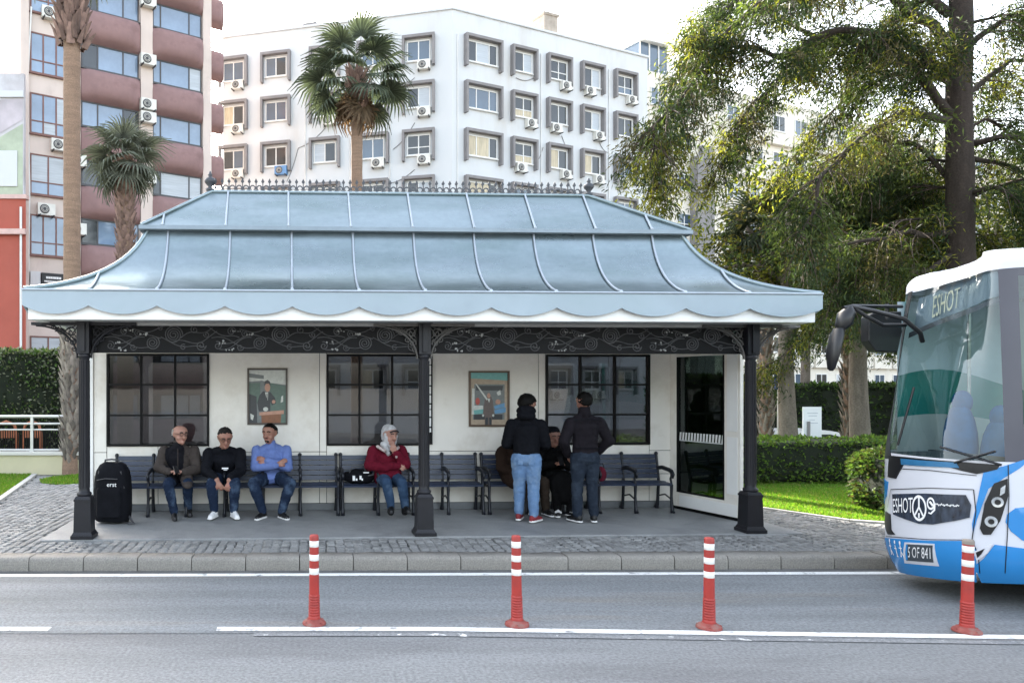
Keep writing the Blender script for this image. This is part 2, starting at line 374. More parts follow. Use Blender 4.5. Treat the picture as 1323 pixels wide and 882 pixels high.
def ac_mesh():
    b=MB(); b.box(-.42,.42,-.34,-.02,0,.58,0); b.box(-.36,-.30,-.5,.02,-.05,0,1); b.box(.30,.36,-.5,.02,-.05,0,1)
    f=MB(); R=Matrix.Translation((-.1,-.345,.29))@Matrix.Rotation(pi/2,4,'X')
    f.T=R; f.lathe([(.235,-.004),(.235,.012),(.20,.02),(.06,.024),(.0,.03)],n=16,m=1,sm=False)
    for q in (.10,.16): f.tube([(q*cos(a*pi/8),q*sin(a*pi/8),.028) for a in range(17)],.012,n=4,m=0)
    return b.mesh('air_conditioner',[ACW,ACD]),f.mesh('fan_grille',[ACW,ACD])
AC_ME,ACF_ME=ac_mesh(); ACB_ME=AC_ME.copy(); ACB_ME.materials[0]=ACB
def ac(parent,F,x,z,blue=False,out=0.0):
    o=use('air_conditioner',ACB_ME if blue else AC_ME,parent); setw(o,F@Matrix.Translation((x,-out,z)))
    use('fan_grille',ACF_ME,o); return o
def win_mesh(w,h,cols,fr,split=None):
    """frame plus pane list; local x along, -y outward, z up, origin at the window centre"""
    b=MB(); t=.07
    b.box(-w/2,w/2,-.06,.02,-h/2,-h/2+t); b.box(-w/2,w/2,-.06,.02,h/2-t,h/2)
    xs=[-w/2+w*c for c in cols]
    for x in xs: 
        a=min(max(x-t/2,-w/2),w/2-t); b.box(a,a+t,-.055,.02,-h/2+t,h/2-t)
    b.box(-w/2-.06,w/2+.06,-.14,.02,-h/2-.06,-h/2-.002)
    panes=[]
    for x0,x1 in zip(xs,xs[1:]):
        zs=[-h/2+t,h/2-t] if not split else [-h/2+t,-h/2+h*split,h/2-t]
        if split: b.box(x0+t/2,x1-t/2,-.052,.02,zs[1]-.03,zs[1]+.03)
        for z0,z1 in zip(zs,zs[1:]): panes.append((x0+t/2,x1-t/2,z0,z1))
    return b.mesh('window',fr),panes
def pane_me(x0,x1,z0,z1,m):
    b=MB(); b.box(x0,x1,-.025,.0,z0,z1); return b.mesh('pane',m)
_pc={}
def window(parent,F,x,z,key,spec,pmats,surround=None):
    me,panes=spec; o=use('window',me,parent); setw(o,F@Matrix.Translation((x,0,z)))
    for i,p in enumerate(panes):
        m=pmats[i%len(pmats)]; kk=(key,i,m.name)
        if kk not in _pc: _pc[kk]=pane_me(*p,m)
        use('pane',_pc[kk],o)
    if surround: use('surround',surround,o)
    return o
def hood_me(w,h):
    b=MB(); f=.155; o=.34
    b.box(-w/2-f-.14,-w/2-.14,-o,.01,-h/2-.38,h/2+.14); b.box(w/2+.14,w/2+f+.14,-o,.01,-h/2-.38,h/2+.14)
    b.box(-w/2-f-.14,w/2+f+.14,-o-.004,.01,h/2+.14,h/2+.32); return b.mesh('surround',WG)
# --- white office block
wb=thing('office_building','white office block with grey hooded windows rising behind the shelter roof','building',(8.6,47,0))
H=26.0
FL=facade(8.6,47,.968,-.25); FR=facade(8.6,47,.912,.41)
def F2(F,x,y): return (F@V((x,y,0))).to_2d()
foot=[F2(FL,-15.6,0),V((8.6,47)),F2(FR,17,0),F2(FR,17,16),F2(FL,-15.6,20)]
def mass(name,foot,z0,z1,m,parent):
    b=MB(); k=len(foot); vs=[(p.x,p.y,z) for z in (z0,z1) for p in foot]
    b.add(vs,[tuple(range(k,2*k)),tuple(range(k-1,-1,-1))]+[(i,(i+1)%k,k+(i+1)%k,k+i) for i in range(k)])
    o=b.build(name,m,parent); setw(o,Matrix()); return o
mass('wall',foot,-1,H,WW,wb)
b=MB(); 
for F,a,c in ((FL,-15.7,0.03),(FR,-.03,17.05)):
    b.T=F; b.box(a,c,-.10,.35,H+.001,H+.14)
o=b.build('coping',WW,wb); setw(o,Matrix())
hw=win_mesh(1.5,1.3,(0,.5,1),WFR); hw3=win_mesh(2.3,1.35,(0,.28,.72,1),WFR); hws=win_mesh(1.5,1.3,(0,.5,1),WFR,.38)
hd=hood_me(1.5,1.3); hd3=hood_me(2.3,1.35)
rows=[23.6,20.6,17.55,14.55,11.5,8.5,5.5,2.5]
rw=random.Random(11)
def pick(r): return r.choice([[PB],[PB],[PB,PD],[PD],[PD,PB],[PC,PD],[PW,PD],[PD,PW]])
acs_r={(1,2):1,(1,3):1,(1,4):1,(2,1):.9,(2,2):1,(2,3):1,(2,4):1,(3,1):1,(3,2):1,(3,3):1,(3,4):1,(5,2):1,(6,2):1,(6,3):1,(7,2):1,(7,3):1,(6,4):1,(5,3):1}
warm={(3,0),(4,0),(3,1),(3,2),(3,3),(2,1)}  # windows whose panes are coloured to look sunlit
for ri,z in enumerate(rows):
    for ci,t in enumerate((2.3,5.6,8.6,11.6,14.7)):
        pm=pick(rw)
        if (ri+1,ci) in warm: pm=[PC,PC,PD] if ci==0 else [PC,PD]
        if ci==0: window(wb,FR,t,z,'h3',hw3,pm,hd3)
        else:
            k=rw.random()<.25; window(wb,FR,t,z,'hs' if k else 'h',hws if k else hw,pm,hd)
        if (ri+1,ci) in acs_r or (ri>4 and ci>0 and rw.random()<.5): ac(wb,FR,t+(.55 if (ci+ri)%3 else -.3),z-1.32)
    for ci,t in enumerate((-2.15,-5.13,-8.35,-11.75,-14.8)):
        k=rw.random()<.3; window(wb,FL,t,z,'hs' if k else 'h',hws if k else hw,pick(rw),hd)
        if ci in (0,) or (ci,ri) in ((4,0),(4,1),(4,2),(2,1),(1,2),(1,1),(3,6),(2,6)): ac(wb,FL,t+.35,z-1.3)
        if (ci,ri)==(3,2): ac(wb,FL,t+.4,z-1.3,True)
for F,px_,tp_ in ((FR,(.35,7.1,13.2),1.5),(FL,(-4.0,-9.7,-6.65),4)):
    for x in px_: b=MB(F); b.tube([(x,-.06,1),(x,-.06,H-tp_)],.033,6); o=b.build('drain_pipe',WFR,wb); setw(o,Matrix())
for F,cb in ((FR,((5.0,22.5,1.6,.3),(8.9,19.2,.9,-1.1),(6.6,17.0,.7,1.2),(12.2,19.4,.9,-.8),(9.4,16.3,.8,-1.0))),(FL,((-2.4,21.9,-1.6,-.6),(-2.4,19.0,-1.4,-1.6),(-8.3,19.2,-1.9,-1.2),(-10.2,18.0,-.8,-2.2),(-2.4,16.0,-1.8,-.8)))):
    for t,z,dx,dz in cb:
        b=MB(F); b.tube([(t+dx*i/6,-.03,z+dz*i/6-.2*sin(pi*i/6)) for i in range(7)],.022,4); o=b.build('cable',WG,wb); setw(o,Matrix())
b=MB(); b.T=FR; b.box(8.3,9.5,1.0,2.2,H-.2,H+1.9); b.box(8.2,9.6,.9,2.3,H+1.9,H+2.05)
o=b.build('chimney',mat('chimney_brick',(.33,.29,.25),rough=.9,var=.25,scale=2),wb); setw(o,Matrix())
b=MB(); b.box(-.5,.5,-.3,.3,0,.7); o=b.build('roof_vent',WG,wb); setw(o,FL@Matrix.Translation((-9.6,1.0,H)))
# --- long cream wing behind the trees
wg=thing('apartment_wing','long cream wing with rows of small windows half hidden by the pine','building',tuple(FR@V((17,0,0))))
FW=FR@Matrix.Translation((0,.5,0))
mass('wall',[F2(FR,17.02,.5),F2(FR,75,.5),F2(FR,75,15),F2(FR,17.02,15)],-1,25.4,WC,wg)
b=MB(); b.T=FW; b.box(22,22.9,-.7,0,0,19.5,0); b.box(22.95,24.3,-.35,0,0,20.5,0); o=b.build('pillar',WG,wg); setw(o,Matrix())
b=MB(); b.T=FW; b.box(17.1,19.9,.3,3.2,25.4,27.6); o=b.build('penthouse',PB,wg); setw(o,Matrix())
b=MB(); b.T=FW; b.box(16.9,21.5,-.1,3.6,27.6,27.85); 
for x in (17.1,18.05,19.0,19.9): b.box(x-.05,x+.05,.24,.3,25.4,27.6)
o=b.build('penthouse_roof',WFR,wg); setw(o,Matrix())
rw=random.Random(4)
sp=MB(); sp.box(-1.25,1.25,-.35,0,-.5,.45); sp=sp.mesh('balcony',WC)
for ri,z in enumerate(rows):
    for ci in range(19):
        t=18.6+ci*2.75
        if 21.5<t<24.6: continue
        k=rw.random()<.3; window(wg,FW,t,z,'hs' if k else 'h',hws if k else hw,pick(rw))
        if t>24:
            o=use('balcony',sp,wg); setw(o,FW@Matrix.Translation((t,0,z-1.35)))
            if rw.random()<.35: ac(wg,FW,t+.4,z-1.0,out=.36)
# --- brown and cream apartment tower at the left
MAUVE=mat('mauve_parapet',(.255,.155,.15),rough=.75,var=.14,scale=.9,col2=(.19,.11,.105),c2scale=1.2,c2lo=.5,c2hi=.75,bump=.1,bscale=12)
PINKW=mat('tower_render',(.62,.53,.48),rough=.85,var=.08,scale=.6,col2=(.48,.40,.36),c2scale=.8,c2lo=.55,c2hi=.8,stretch=(1,1,.5))
BRF=mat('brown_frame',(.17,.075,.06),rough=.5,var=.12); GRF=mat('dark_grey_frame',(.06,.06,.065),rough=.5,var=.1)
FP=facade(-14.5,37,.857,.518)
tw=thing('apartment_tower','mauve and cream apartment tower with bulging balconies beside the tall palm','building',(-14.5,37,0))
mass('wall',[F2(FP,-.35,0),F2(FP,9.8,0),F2(FP,9.8,16),F2(FP,-.35,16)],-1,27.5,PINKW,tw)
for t0,t1 in ((-.35,.02),(1.95,2.55),(5.72,6.38),(9.3,9.8)): b=MB(FP); b.box(t0,t1,-.22,0,-1,27.4); o=b.build('pillar',PINKW,tw); setw(o,Matrix())
awin=win_mesh(1.75,2.05,(0,.36,.72,1),BRF,.32); awin2=win_mesh(1.75,2.05,(0,.5,1),BRF,.32)
cwin=win_mesh(2.85,1.32,(0,.16,.74,1),GRF); bwin=win_mesh(3.05,1.32,(0,.28,.72,1),GRF)
def bulge(w,d,h,name='parapet'):
    b=MB(); n=10; prof=[]
    for i in range(n+1):
        a=-1+2*i/n; prof.append((d*(1-abs(a)**3.2)**.6 if abs(a)<1 else .0,a*h/2))
    ns=8; vs=[]
    for i in range(ns+1):
        q=-1+2*i/ns; e=(1-abs(q)**7)**.5 if abs(q)<1 else .35
        for y,z in prof: vs.append((q*w/2,-(y*max(e,.35))-.02,z))
    k=len(prof); b.add(vs,[(i*k+j,(i+1)*k+j,(i+1)*k+j+1,i*k+j+1) for i in range(ns) for j in range(k-1)],0,True)
    b.add(vs[:k],[tuple(range(k))]); b.add(vs[-k:],[tuple(range(k-1,-1,-1))]); return b.mesh(name,MAUVE)
bm_b,bm_c,bm_e=bulge(3.1,.62,1.75),bulge(2.95,.62,1.75),bulge(1.3,.6,1.75,'end_parapet')
rw=random.Random(3); PBL=mat('pane_bright',(.16,.23,.33),rough=.05,var=.3,scale=.4,spec=1)
for k in range(-1,8):
    z=22.3-3.05*k
    window(tw,FP,4.13,z,'bw',bwin,rw.choice([[PBL,PBL,PD],[PW,PBL,PBL],[PD,PBL,PBL]]))
    window(tw,FP,7.84,z,'cw',cwin,rw.choice([[PBL,PBL,PW],[PD,PW,PW],[PW,PBL,PD],[PBL]]))
    for me,t in ((bm_b,4.13),(bm_c,7.84),(bm_e,10.35)):
        o=use(me.name.split('.')[0],me,tw); setw(o,FP@Matrix.Translation((t,0 if t<10 else 1.0,z-1.53)))
    zz=18.8-3.05*(k-1)
    window(tw,FP,.98,zz,'aw' if k%3 else 'aw2',awin if k%3 else awin2,rw.choice([[PBL,PW],[PBL,PBL,PW],[PBL]]))
for t,z in ((6.05,22.45),(6.05,19.3),(6.05,16.9),(6.05,16.2),(6.05,12.95),(1.5,14.0),(.85,10.65),(1.05,20.6),(2.35,13.3),(2.35,9.8),(2.35,4.4),(6.05,4.1),(6.05,7.0)): ac(tw,FP,t,z,out=.22 if t>1.9 else 0)
b=MB(); b.T=FP
b.tube([(.0,-.12,7),(.06,-.12,12),(-.05,-.12,17),(.15,-.12,21)],.05,6)
o=b.build('cable',WFR,tw); setw(o,Matrix())
def text_me(s,size,m,extr=.002,align='CENTER'):
    cu=bpy.data.curves.new('t','FONT'); cu.body=s; cu.size=size; cu.extrude=extr; cu.align_x=align; cu.align_y='CENTER'; cu.resolution_u=3
    o=bpy.data.objects.new('t',cu); COL.objects.link(o); dg=bpy.context.evaluated_depsgraph_get()
    me=bpy.data.meshes.new_from_object(o.evaluated_get(dg)); bpy.data.objects.remove(o); me.materials.clear(); me.materials.append(m); me.name='lettering'; return me
TXW=mat('white_print',(.8,.8,.8),rough=.5,var=.02)
b=MB(); b.T=FP; b.box(.62,1.72,-.26,-.03,6.95,7.75,0); b.box(.1,.58,-.2,-.02,6.85,7.8,1); b.box(.1,1.8,-.06,-.01,5.6,6.8,2)
sg=b.build('name_board',[mat('board_black',(.02,.02,.022),var=.1),WW,PD],tw); setw(sg,Matrix())
b=MB(); 
for z,w,h in ((7.52,.34,.11),(7.33,.42,.07),(7.13,.36,.035)):
    x=1.17-w
    while x<1.17+w: q=random.uniform(.05,.10); b.box(x,x+q*.8,-.272,-.258,z-h/2,z+h/2); x+=q
b.T=FP; b.v=[tuple(FP@V(p)) for p in b.v]; o=b.build('print',TXW,sg); setw(o,Matrix()); o['kind']='stuff'
# --- red corner building with hoarding, pale house behind
RED=mat('terracotta_render',(.40,.10,.07),rough=.85,var=.08,scale=.7,col2=(.40,.11,.08),c2scale=1.0,c2lo=.5,c2hi=.8)
rb=thing('corner_building','terracotta red rendered building under the large advertising hoarding','building',(-18,35,0))
mass('wall',[V((-60,34)),V((-13.8,35)),V((-14.6,37.0)),V((-14.9,50)),V((-60,50))],-1,10.9,RED,rb)
b=MB(); b.box(-60,-13.75,34.9,35.3,10.9,11.1); b.box(-20,-13.75,34.75,34.95,9.2,9.45); o=b.build('cornice',mat('pink_trim',(.6,.42,.38),var=.08),rb); setw(o,Matrix())
b=MB(); b.tube([(-14.0,34.9,.5),(-14.0,34.9,10.5)],.06,6); o=b.build('drain_pipe',WFR,rb); setw(o,Matrix())
bb=thing('hoarding','large green and grey advertising hoarding standing on the red building','billboard',(-17,35.6,11.1))
HB=mat('hoarding_print',(.46,.44,.46),rough=.5,var=.25,scale=.5,col2=(.55,.55,.58),c2scale=.4,c2lo=.45,c2hi=.6); HG=mat('hoarding_green',(.36,.41,.31),rough=.5,var=.3,scale=.7); HV=mat('hoarding_violet',(.42,.38,.41),rough=.5,var=.3,scale=.5)
b=MB(); b.box(-24,-14.05,35.4,35.6,11.12,17.0,0); o=b.build('board',HB,bb); setw(o,Matrix())
b=MB(); b.add([(-24,35.385,11.2),(-14.1,35.385,11.2),(-14.1,35.385,14.6),(-16.5,35.385,13.2),(-24,35.385,12.6)],[(0,1,2,3,4)],0)
b.add([(-24,35.38,12.75),(-16.5,35.38,13.35),(-14.1,35.38,14.8),(-14.1,35.38,15.8),(-24,35.38,15.2)],[(0,1,2,3,4)],1); o=b.build('picture',[HG,HV],bb); setw(o,Matrix())
b=MB(); b.box(-16.2,-14.35,35.33,35.37,11.6,13.3,0); b.box(-24,-14.05,35.3,35.4,15.85,16.15,0); o=b.build('white_card',WW,bb); setw(o,Matrix())
ph=thing('pale_house','pale washed out house rising behind the hoarding','building',(-22,52,0))
mass('wall',[V((-60,50.5)),V((-15.3,50.5)),V((-15.3,62)),V((-60,62))],-1,24,WW,ph)
for z in (20.4,17.3): window(ph,facade(-19.5,50.5,1,0),0,z,'h',hw,[PW])
ac(ph,facade(-19.5,50.5,1,0),-1.9,19.9)
# ================================================================ SHELTER
sh=thing('bus_shelter','long ornate bus shelter with swept zinc roof and black iron posts','bus shelter',(SO.x,SO.y,PZ),UA)
Q=Matrix.Translation((0,0,-PZ))            # shelter-local absolute heights -> local
def SMB(): return MB(Q)
U0,U1=-.56,9.02; PU=(0,4.235,8.47)
VW=1.95
b=SMB(); b.box(-.5,9.10,-.13,2.2,.05,.143); b.build('floor_slab',SLAB,sh,bevel=.012)
b=SMB(); b.box(8.15,8.85,-.20,.2,.05,.139); b.build('floor_slab',SLAB,sh,bevel=.01)
# --- posts
def post_mesh():
    b=SMB(); 
    def sq(z0,z1,w0,w1,m=0):
        vs=[(sx*w,sy*w,z) for z,w in ((z0,w0),(z1,w1)) for sx,sy in ((-1,-1),(1,-1),(1,1),(-1,1))]
        b.add(vs,[(0,1,5,4),(1,2,6,5),(2,3,7,6),(3,0,4,7),(4,5,6,7),(3,2,1,0)],m)
    sq(.143,.185,.135,.135); sq(.185,.225,.128,.108); sq(.225,.60,.106,.097); sq(.60,.625,.104,.104); sq(.625,.66,.10,.082)
    for sx,sy in ((0,-1),(1,0),(-1,0)):   # raised border of each plinth face
        pass
    b.lathe([(.082,.66),(.09,.675),(.09,.695),(.07,.71),(.066,.74),(.062,1.2),(.060,2.34),(.066,2.36),(.078,2.375),(.078,2.40),(.066,2.415)],n=16)
    for j in range(12):
        a=2*pi*j/12; b.tube([(.064*cos(a),.064*sin(a),.76),(.0605*cos(a),.0605*sin(a),2.33)],.008,4)
    return b.mesh('post',IRON)
PM=post_mesh()
b=SMB()
b.box(-.075,.075,-.075,.075,2.415,2.80); b.box(-.03,.03,-.105,-.075,2.44,2.79); b.box(-.095,.095,-.09,.09,2.80,2.83)
HM=b.mesh('post_head',IRON)
def bracket_mesh(mt):
    b=SMB(); w,h=.50,.40; z1=2.78
    n=14
    def arc(q): return (0.085+w*(1-cos(q*pi/2)), z1-.02-h*(1-sin(q*pi/2)))
    o=[arc(i/n) for i in range(n+1)]
    for k,(off,r) in enumerate(((0,.013),(.045,.008))):
        pts=[]
        for i,(x,z) in enumerate(o):
            q=i/n; pts.append((x-off*cos(q*pi/2)*1.0,0,z+off*sin(q*pi/2)*.55))
        b.tube([p for p in pts if p[0]>.075],r,6,sq=2.0)
    b.box(.07,.64,-.03,.03,2.765,2.80)
    def spiral(cx,cz,r,turns,a0,sg=1):
        b.tube([(cx+r*(1-t/24*.8)*cos(a0+sg*turns*2*pi*t/24),0,cz+r*(1-t/24*.8)*sin(a0+sg*turns*2*pi*t/24)) for t in range(25)],.0075,5)
    spiral(.16,2.68,.07,1.3,0); spiral(.28,2.70,.055,1.3,1,-1); spiral(.145,2.56,.05,1.2,2); spiral(.37,2.735,.03,1.2,0); spiral(.12,2.47,.03,1.2,1,-1); spiral(.215,2.60,.035,1.2,3)
    b.tube([(.09,0,2.74),(.16,0,2.64),(.2,0,2.56)],.007,5); b.tube([(.11,0,2.76),(.24,0,2.70),(.36,0,2.69)],.007,5); b.tube([(.1,0,2.42),(.13,0,2.55),(.23,0,2.66),(.36,0,2.74)],.007,5)
    b.tube([(.1,0,2.62),(.2,0,2.74)],.006,5); b.tube([(.22,0,2.64),(.30,0,2.76)],.006,5)
    return b.mesh('bracket',mt)
BKD,BKL=bracket_mesh(IRON),bracket_mesh(IRONL)
for i,u in enumerate(PU):
    p=use('post',PM,sh,(u,0,0)); use('post_head',HM,p)
    for sx in (1,-1):
        m=BKD if i==0 else BKL
        q=use('bracket',m,p); q.scale=(sx,1,1)
        if i==0: 
            pass
    q=use('bracket',BKD,p,rot=(0,0,pi/2))
for u in (PU[0],PU[2]):   # back posts that carry the rear of the roof
    p=use('post',PM,sh,(u-.2 if u==0 else u+.25,2.12,0)); use('post_head',HM,p)
# --- beam, ceiling, frieze
b=SMB(); b.box(U0+.03,U1-.03,-.46,-.34,2.795,3.06); b.box(U0+.03,U0+.15,-.34,2.2,2.795,3.06); b.box(U1-.15,U1-.03,-.34,2.2,2.795,3.06); b.build('eave_beam',WHITET,sh,bevel=.006)
b=SMB()
for i in range(9): b.box(U0+.155,U1-.155,-.335+i*.28,-.06+i*.28,2.832,2.85)
b.build('ceiling',mat('ceiling_board',(.62,.62,.60),rough=.6,var=.06),sh)
b=SMB(); b.box(U0+.16,U1-.16,-.30,.12,2.805,2.831); b.build('soffit',mat('soffit_grey',(.40,.40,.39),rough=.6,var=.06),sh)
for u0,u1 in ((PU[0]+.08,PU[1]-.08),(PU[1]+.08,PU[2]-.08)):
    b=SMB(); b.box(u0,u1,.0,.12,2.765,2.803); b.build('frieze_rail',mat('rail_grey',(.33,.33,.32),rough=.6,var=.08),sh,bevel=.004)
    fz=None; b=SMB(); b.box(u0,u1,.05,.10,2.43,2.762); fz=b.build('frieze',FRZ,sh,bevel=.004)
    ob=SMB(); r=random.Random(2)
    def sp(cx,cz,r0,turns,a0=0,sg=1,th=.006):
        n=int(16*turns); ob.tube([(cx+r0*(1-t/n*.85)*cos(a0+sg*turns*2*pi*t/n),.046,cz+r0*(1-t/n*.85)*sin(a0+sg*turns*2*pi*t/n)) for t in range(n+1)],th,4,0)
    def wave(x0,x1,z0,z1,am,ph):
        ob.tube([(x0+(x1-x0)*t/14,.046,z0+(z1-z0)*t/14+am*sin(ph+t/14*2*pi)) for t in range(15)],.0065,4,0)
    def flo(cx,cz):
        for k in range(5):
            q=r.uniform(-.5,.5); ob.ell((cx+r.uniform(-.045,.06),.044,cz+r.uniform(-.02,.02)),(r.uniform(.006,.016),.005,r.uniform(.006,.016)),6,4,1)
    u=u0+.15
    while u<u1-.2:
        sp(u+.86,2.655,.115,3.4,th=.008); sp(u+.60,2.555,.088,2.6,1,-1,.0075); sp(u+.25,2.70,.058,1.7,th=.007); sp(u+.08,2.52,.055,1.6,2,-1,.007)
        sp(u+1.12,2.72,.055,1.5,1,th=.007); sp(u+1.2,2.52,.065,1.7,0,-1,.007); sp(u+.42,2.67,.045,1.4,2,th=.0065); sp(u+.98,2.50,.04,1.3,1,th=.0065); sp(u+.36,2.50,.045,1.4,0,-1,.0065); sp(u+1.27,2.66,.04,1.3,3,th=.0065); sp(u+.70,2.74,.035,1.2,2,th=.006)
        wave(u,u+.55,2.62,2.50,.035,0); wave(u+.35,u+.8,2.70,2.74,.03,2); wave(u+.85,u+1.4,2.52,2.66,.05,1); wave(u+.1,u+.5,2.47,2.62,.03,3); wave(u+.7,u+1.25,2.60,2.47,.03,2); wave(u+.95,u+1.35,2.62,2.75,.03,0); wave(u+.15,u+.7,2.58,2.64,.04,4); wave(u-.05,u+.35,2.74,2.60,.025,2)
        flo(u+.30,2.715); flo(u+.48,2.66); flo(u+.14,2.56); flo(u+.22,2.475)
        u+=1.33
    ob.v=[(max(u0+.02,min(u1-.02,x)),y,z) for x,y,z in ob.v]
    ob.build('scroll_ornament',[FRZO,FRZW],fz)
# --- back wall: white boards, windows, skirting
wins=[(S(138,500,VW)[0],S(270,500,VW)[0]),(S(422,500,VW)[0],S(549,500,VW)[0]),(S(705,500,VW)[0],S(839,500,VW)[0])]
WZ0,WZ1=1.115,2.50
UB=S(868,660,VW)[0]
ul=S(121,500,VW)[0]
def board(u0,u1,z0,z1):
    b=SMB(); b.box(u0+.004,u1-.004,VW,VW+.05,z0+.004,z1-.004); return b.build('wall_board',WHITEP,sh,bevel=.004,seg=1)
b=SMB(); b.box(ul+.006,UB,VW+.01,VW+.045,.24,WZ0-.003); b.box(ul,UB,VW+.012,VW+.045,WZ1+.003,2.83)
edges=[ul]+[q for w in wins for q in w]+[UB]
for i in range(0,8,2): b.box(edges[i]+.006,edges[i+1]-.006,VW+.012,VW+.044,WZ0-.002,WZ1+.002)
b.build('wall_core',MORT,sh)
for i in range(7):
    a,c=edges[i],edges[i+1]
    if i%2==0:
        mids=[a,c] if c-a<.9 else [a,S({2:420,4:703}.get(i,0),500,VW)[0] if False else a+(c-a)*.94,c]
        for p,q in zip(mids,mids[1:]):
            board(p,q,1.02,2.62); board(p,q,.66,1.02); board(p,q,.24,.66); board(p,q,2.62,2.82)
    else:
        mid=(a+c)/2
        for p,q in ((a,mid),(mid,c)): board(p,q,.66,WZ0); board(p,q,.24,.66)
        board(a,c,WZ1,2.82)
b=SMB(); b.box(ul,UB,VW-.015,VW+.05,.143,.24); b.build('skirting',SKIRT,sh,bevel=.004)
b=SMB(); b.box(ul-.08,ul-.002,VW-.03,VW+.07,.143,2.83); b.build('corner_stud',WHITET,sh,bevel=.006)
for a,c in wins:
    b=SMB(); t=.030
    b.box(a,c,VW-.03,VW+.06,WZ0,WZ0+t); b.box(a,c,VW-.03,VW+.06,WZ1-t,WZ1); b.box(a,a+t,VW-.03,VW+.06,WZ0+t,WZ1-t); b.box(c-t,c,VW-.03,VW+.06,WZ0+t,WZ1-t)
    us=[a+(c-a)*k/3 for k in range(4)]; zs=[WZ0+(WZ1-WZ0)*k/3 for k in range(4)]
    for k in (1,2):
        b.box(us[k]-.014,us[k]+.014,VW-.018,VW+.05,WZ0+t,WZ1-t)
        for j in range(3): b.box(us[j]+(.014 if j else t),us[j+1]-(.014 if j<2 else t),VW-.016,VW+.048,zs[k]-.014,zs[k]+.014)
    w=b.build('window',BLK,sh)
    pm=MB(); dw,dz=us[1]-us[0]-.02,zs[1]-zs[0]-.02; pm.box(-dw/2,dw/2,-.003,.003,-dz/2,dz/2); pm=pm.mesh('pane',GLS)
    for i in range(3):
        for j in range(3): use('pane',pm,w,((us[i]+us[i+1])/2,VW+.02,(zs[j]+zs[j+1])/2-PZ))
# strip of upright lettering beside the middle window (unreadable in the photograph: plain marks)
a=S(550,500,VW)[0]; c=S(558,500,VW)[0]
b=SMB(); b.box(a+.004,c,VW-.055,VW-.032,1.13,2.47); st=b.build('lettered_strip',BLK,sh)
b=SMB(); z=2.44; r=random.Random(9)
while z>1.3:
    h=r.uniform(.05,.15); b.box(a+.02,c-.025,VW-.060,VW-.0551,z-h,z,0)
    if r.random()<.6: b.box(a+.045,c-.05,VW-.063,VW-.0602,z-h*.7,z-h*.3,1)
    z-=h+r.uniform(.012,.03)
o=b.build('print',[TXW,BLK],st); o['kind']='stuff'
# --- canted end screen at the right
e0=V((UB,VW,0)); e1=V((8.80,.70,0)); L=(e1-e0).length; ed=(e1-e0)/L; en=V((-ed.y,ed.x,0))
E=Q@Matrix(((ed.x,en.x,0,e0.x),(ed.y,en.y,0,e0.y),(0,0,1,0),(0,0,0,1)))
def EMB(): return MB(E)
g0,g1=.13*L/1.3,L-.27
b=EMB()
b.box(0,g0,-.03,.03,.143,2.83); b.box(g1,L,-.03,.03,.143,2.83); b.box(g0+.001,g1-.001,-.028,.028,.143,.40); b.box(g0+.001,g1-.001,-.028,.028,2.46,2.83); b.build('end_screen_frame',WHITEP,sh,bevel=.006)
b=EMB(); b.box(g0+.06,L-.05,-.038,-.029,.19,.36); b.box(g1+.05,L-.04,-.037,-.03,.5,1.30); b.box(g1+.05,L-.04,-.037,-.03,1.38,2.5); b.box(g0+.06,L-.05,.029,.038,.19,.36); b.build('end_screen_panel',WHITET,sh,bevel=.005)
b=EMB(); b.box(0,L,-.034,.034,.12,.185); b.box(g0,g0+.025,-.031,.031,.40,2.46); b.box(g1-.025,g1,-.031,.031,.40,2.46); b.box(g0+.026,g1-.026,-.031,.031,.40,.42); b.build('end_screen_trim',BLK,sh)
b=EMB(); b.box(g0+.025,g1-.025,-.004,.004,.42,2.46); gp=b.build('end_screen_glass',GLSD,sh)
b=EMB(); n=15
for i in range(n):
    x=g0+.05+(g1-g0-.1)*i/(n-1); b.add([(x-.022,-.0052,1.20),(x+.012,-.0052,1.20),(x+.024,-.0052,1.315),(x-.010,-.0052,1.315)],[(0,1,2,3)])
b.box(g0+.03,g1-.03,-.0062,-.0042,1.185,1.197); o=b.build('frosted_band',TXW,gp); o['kind']='stuff'
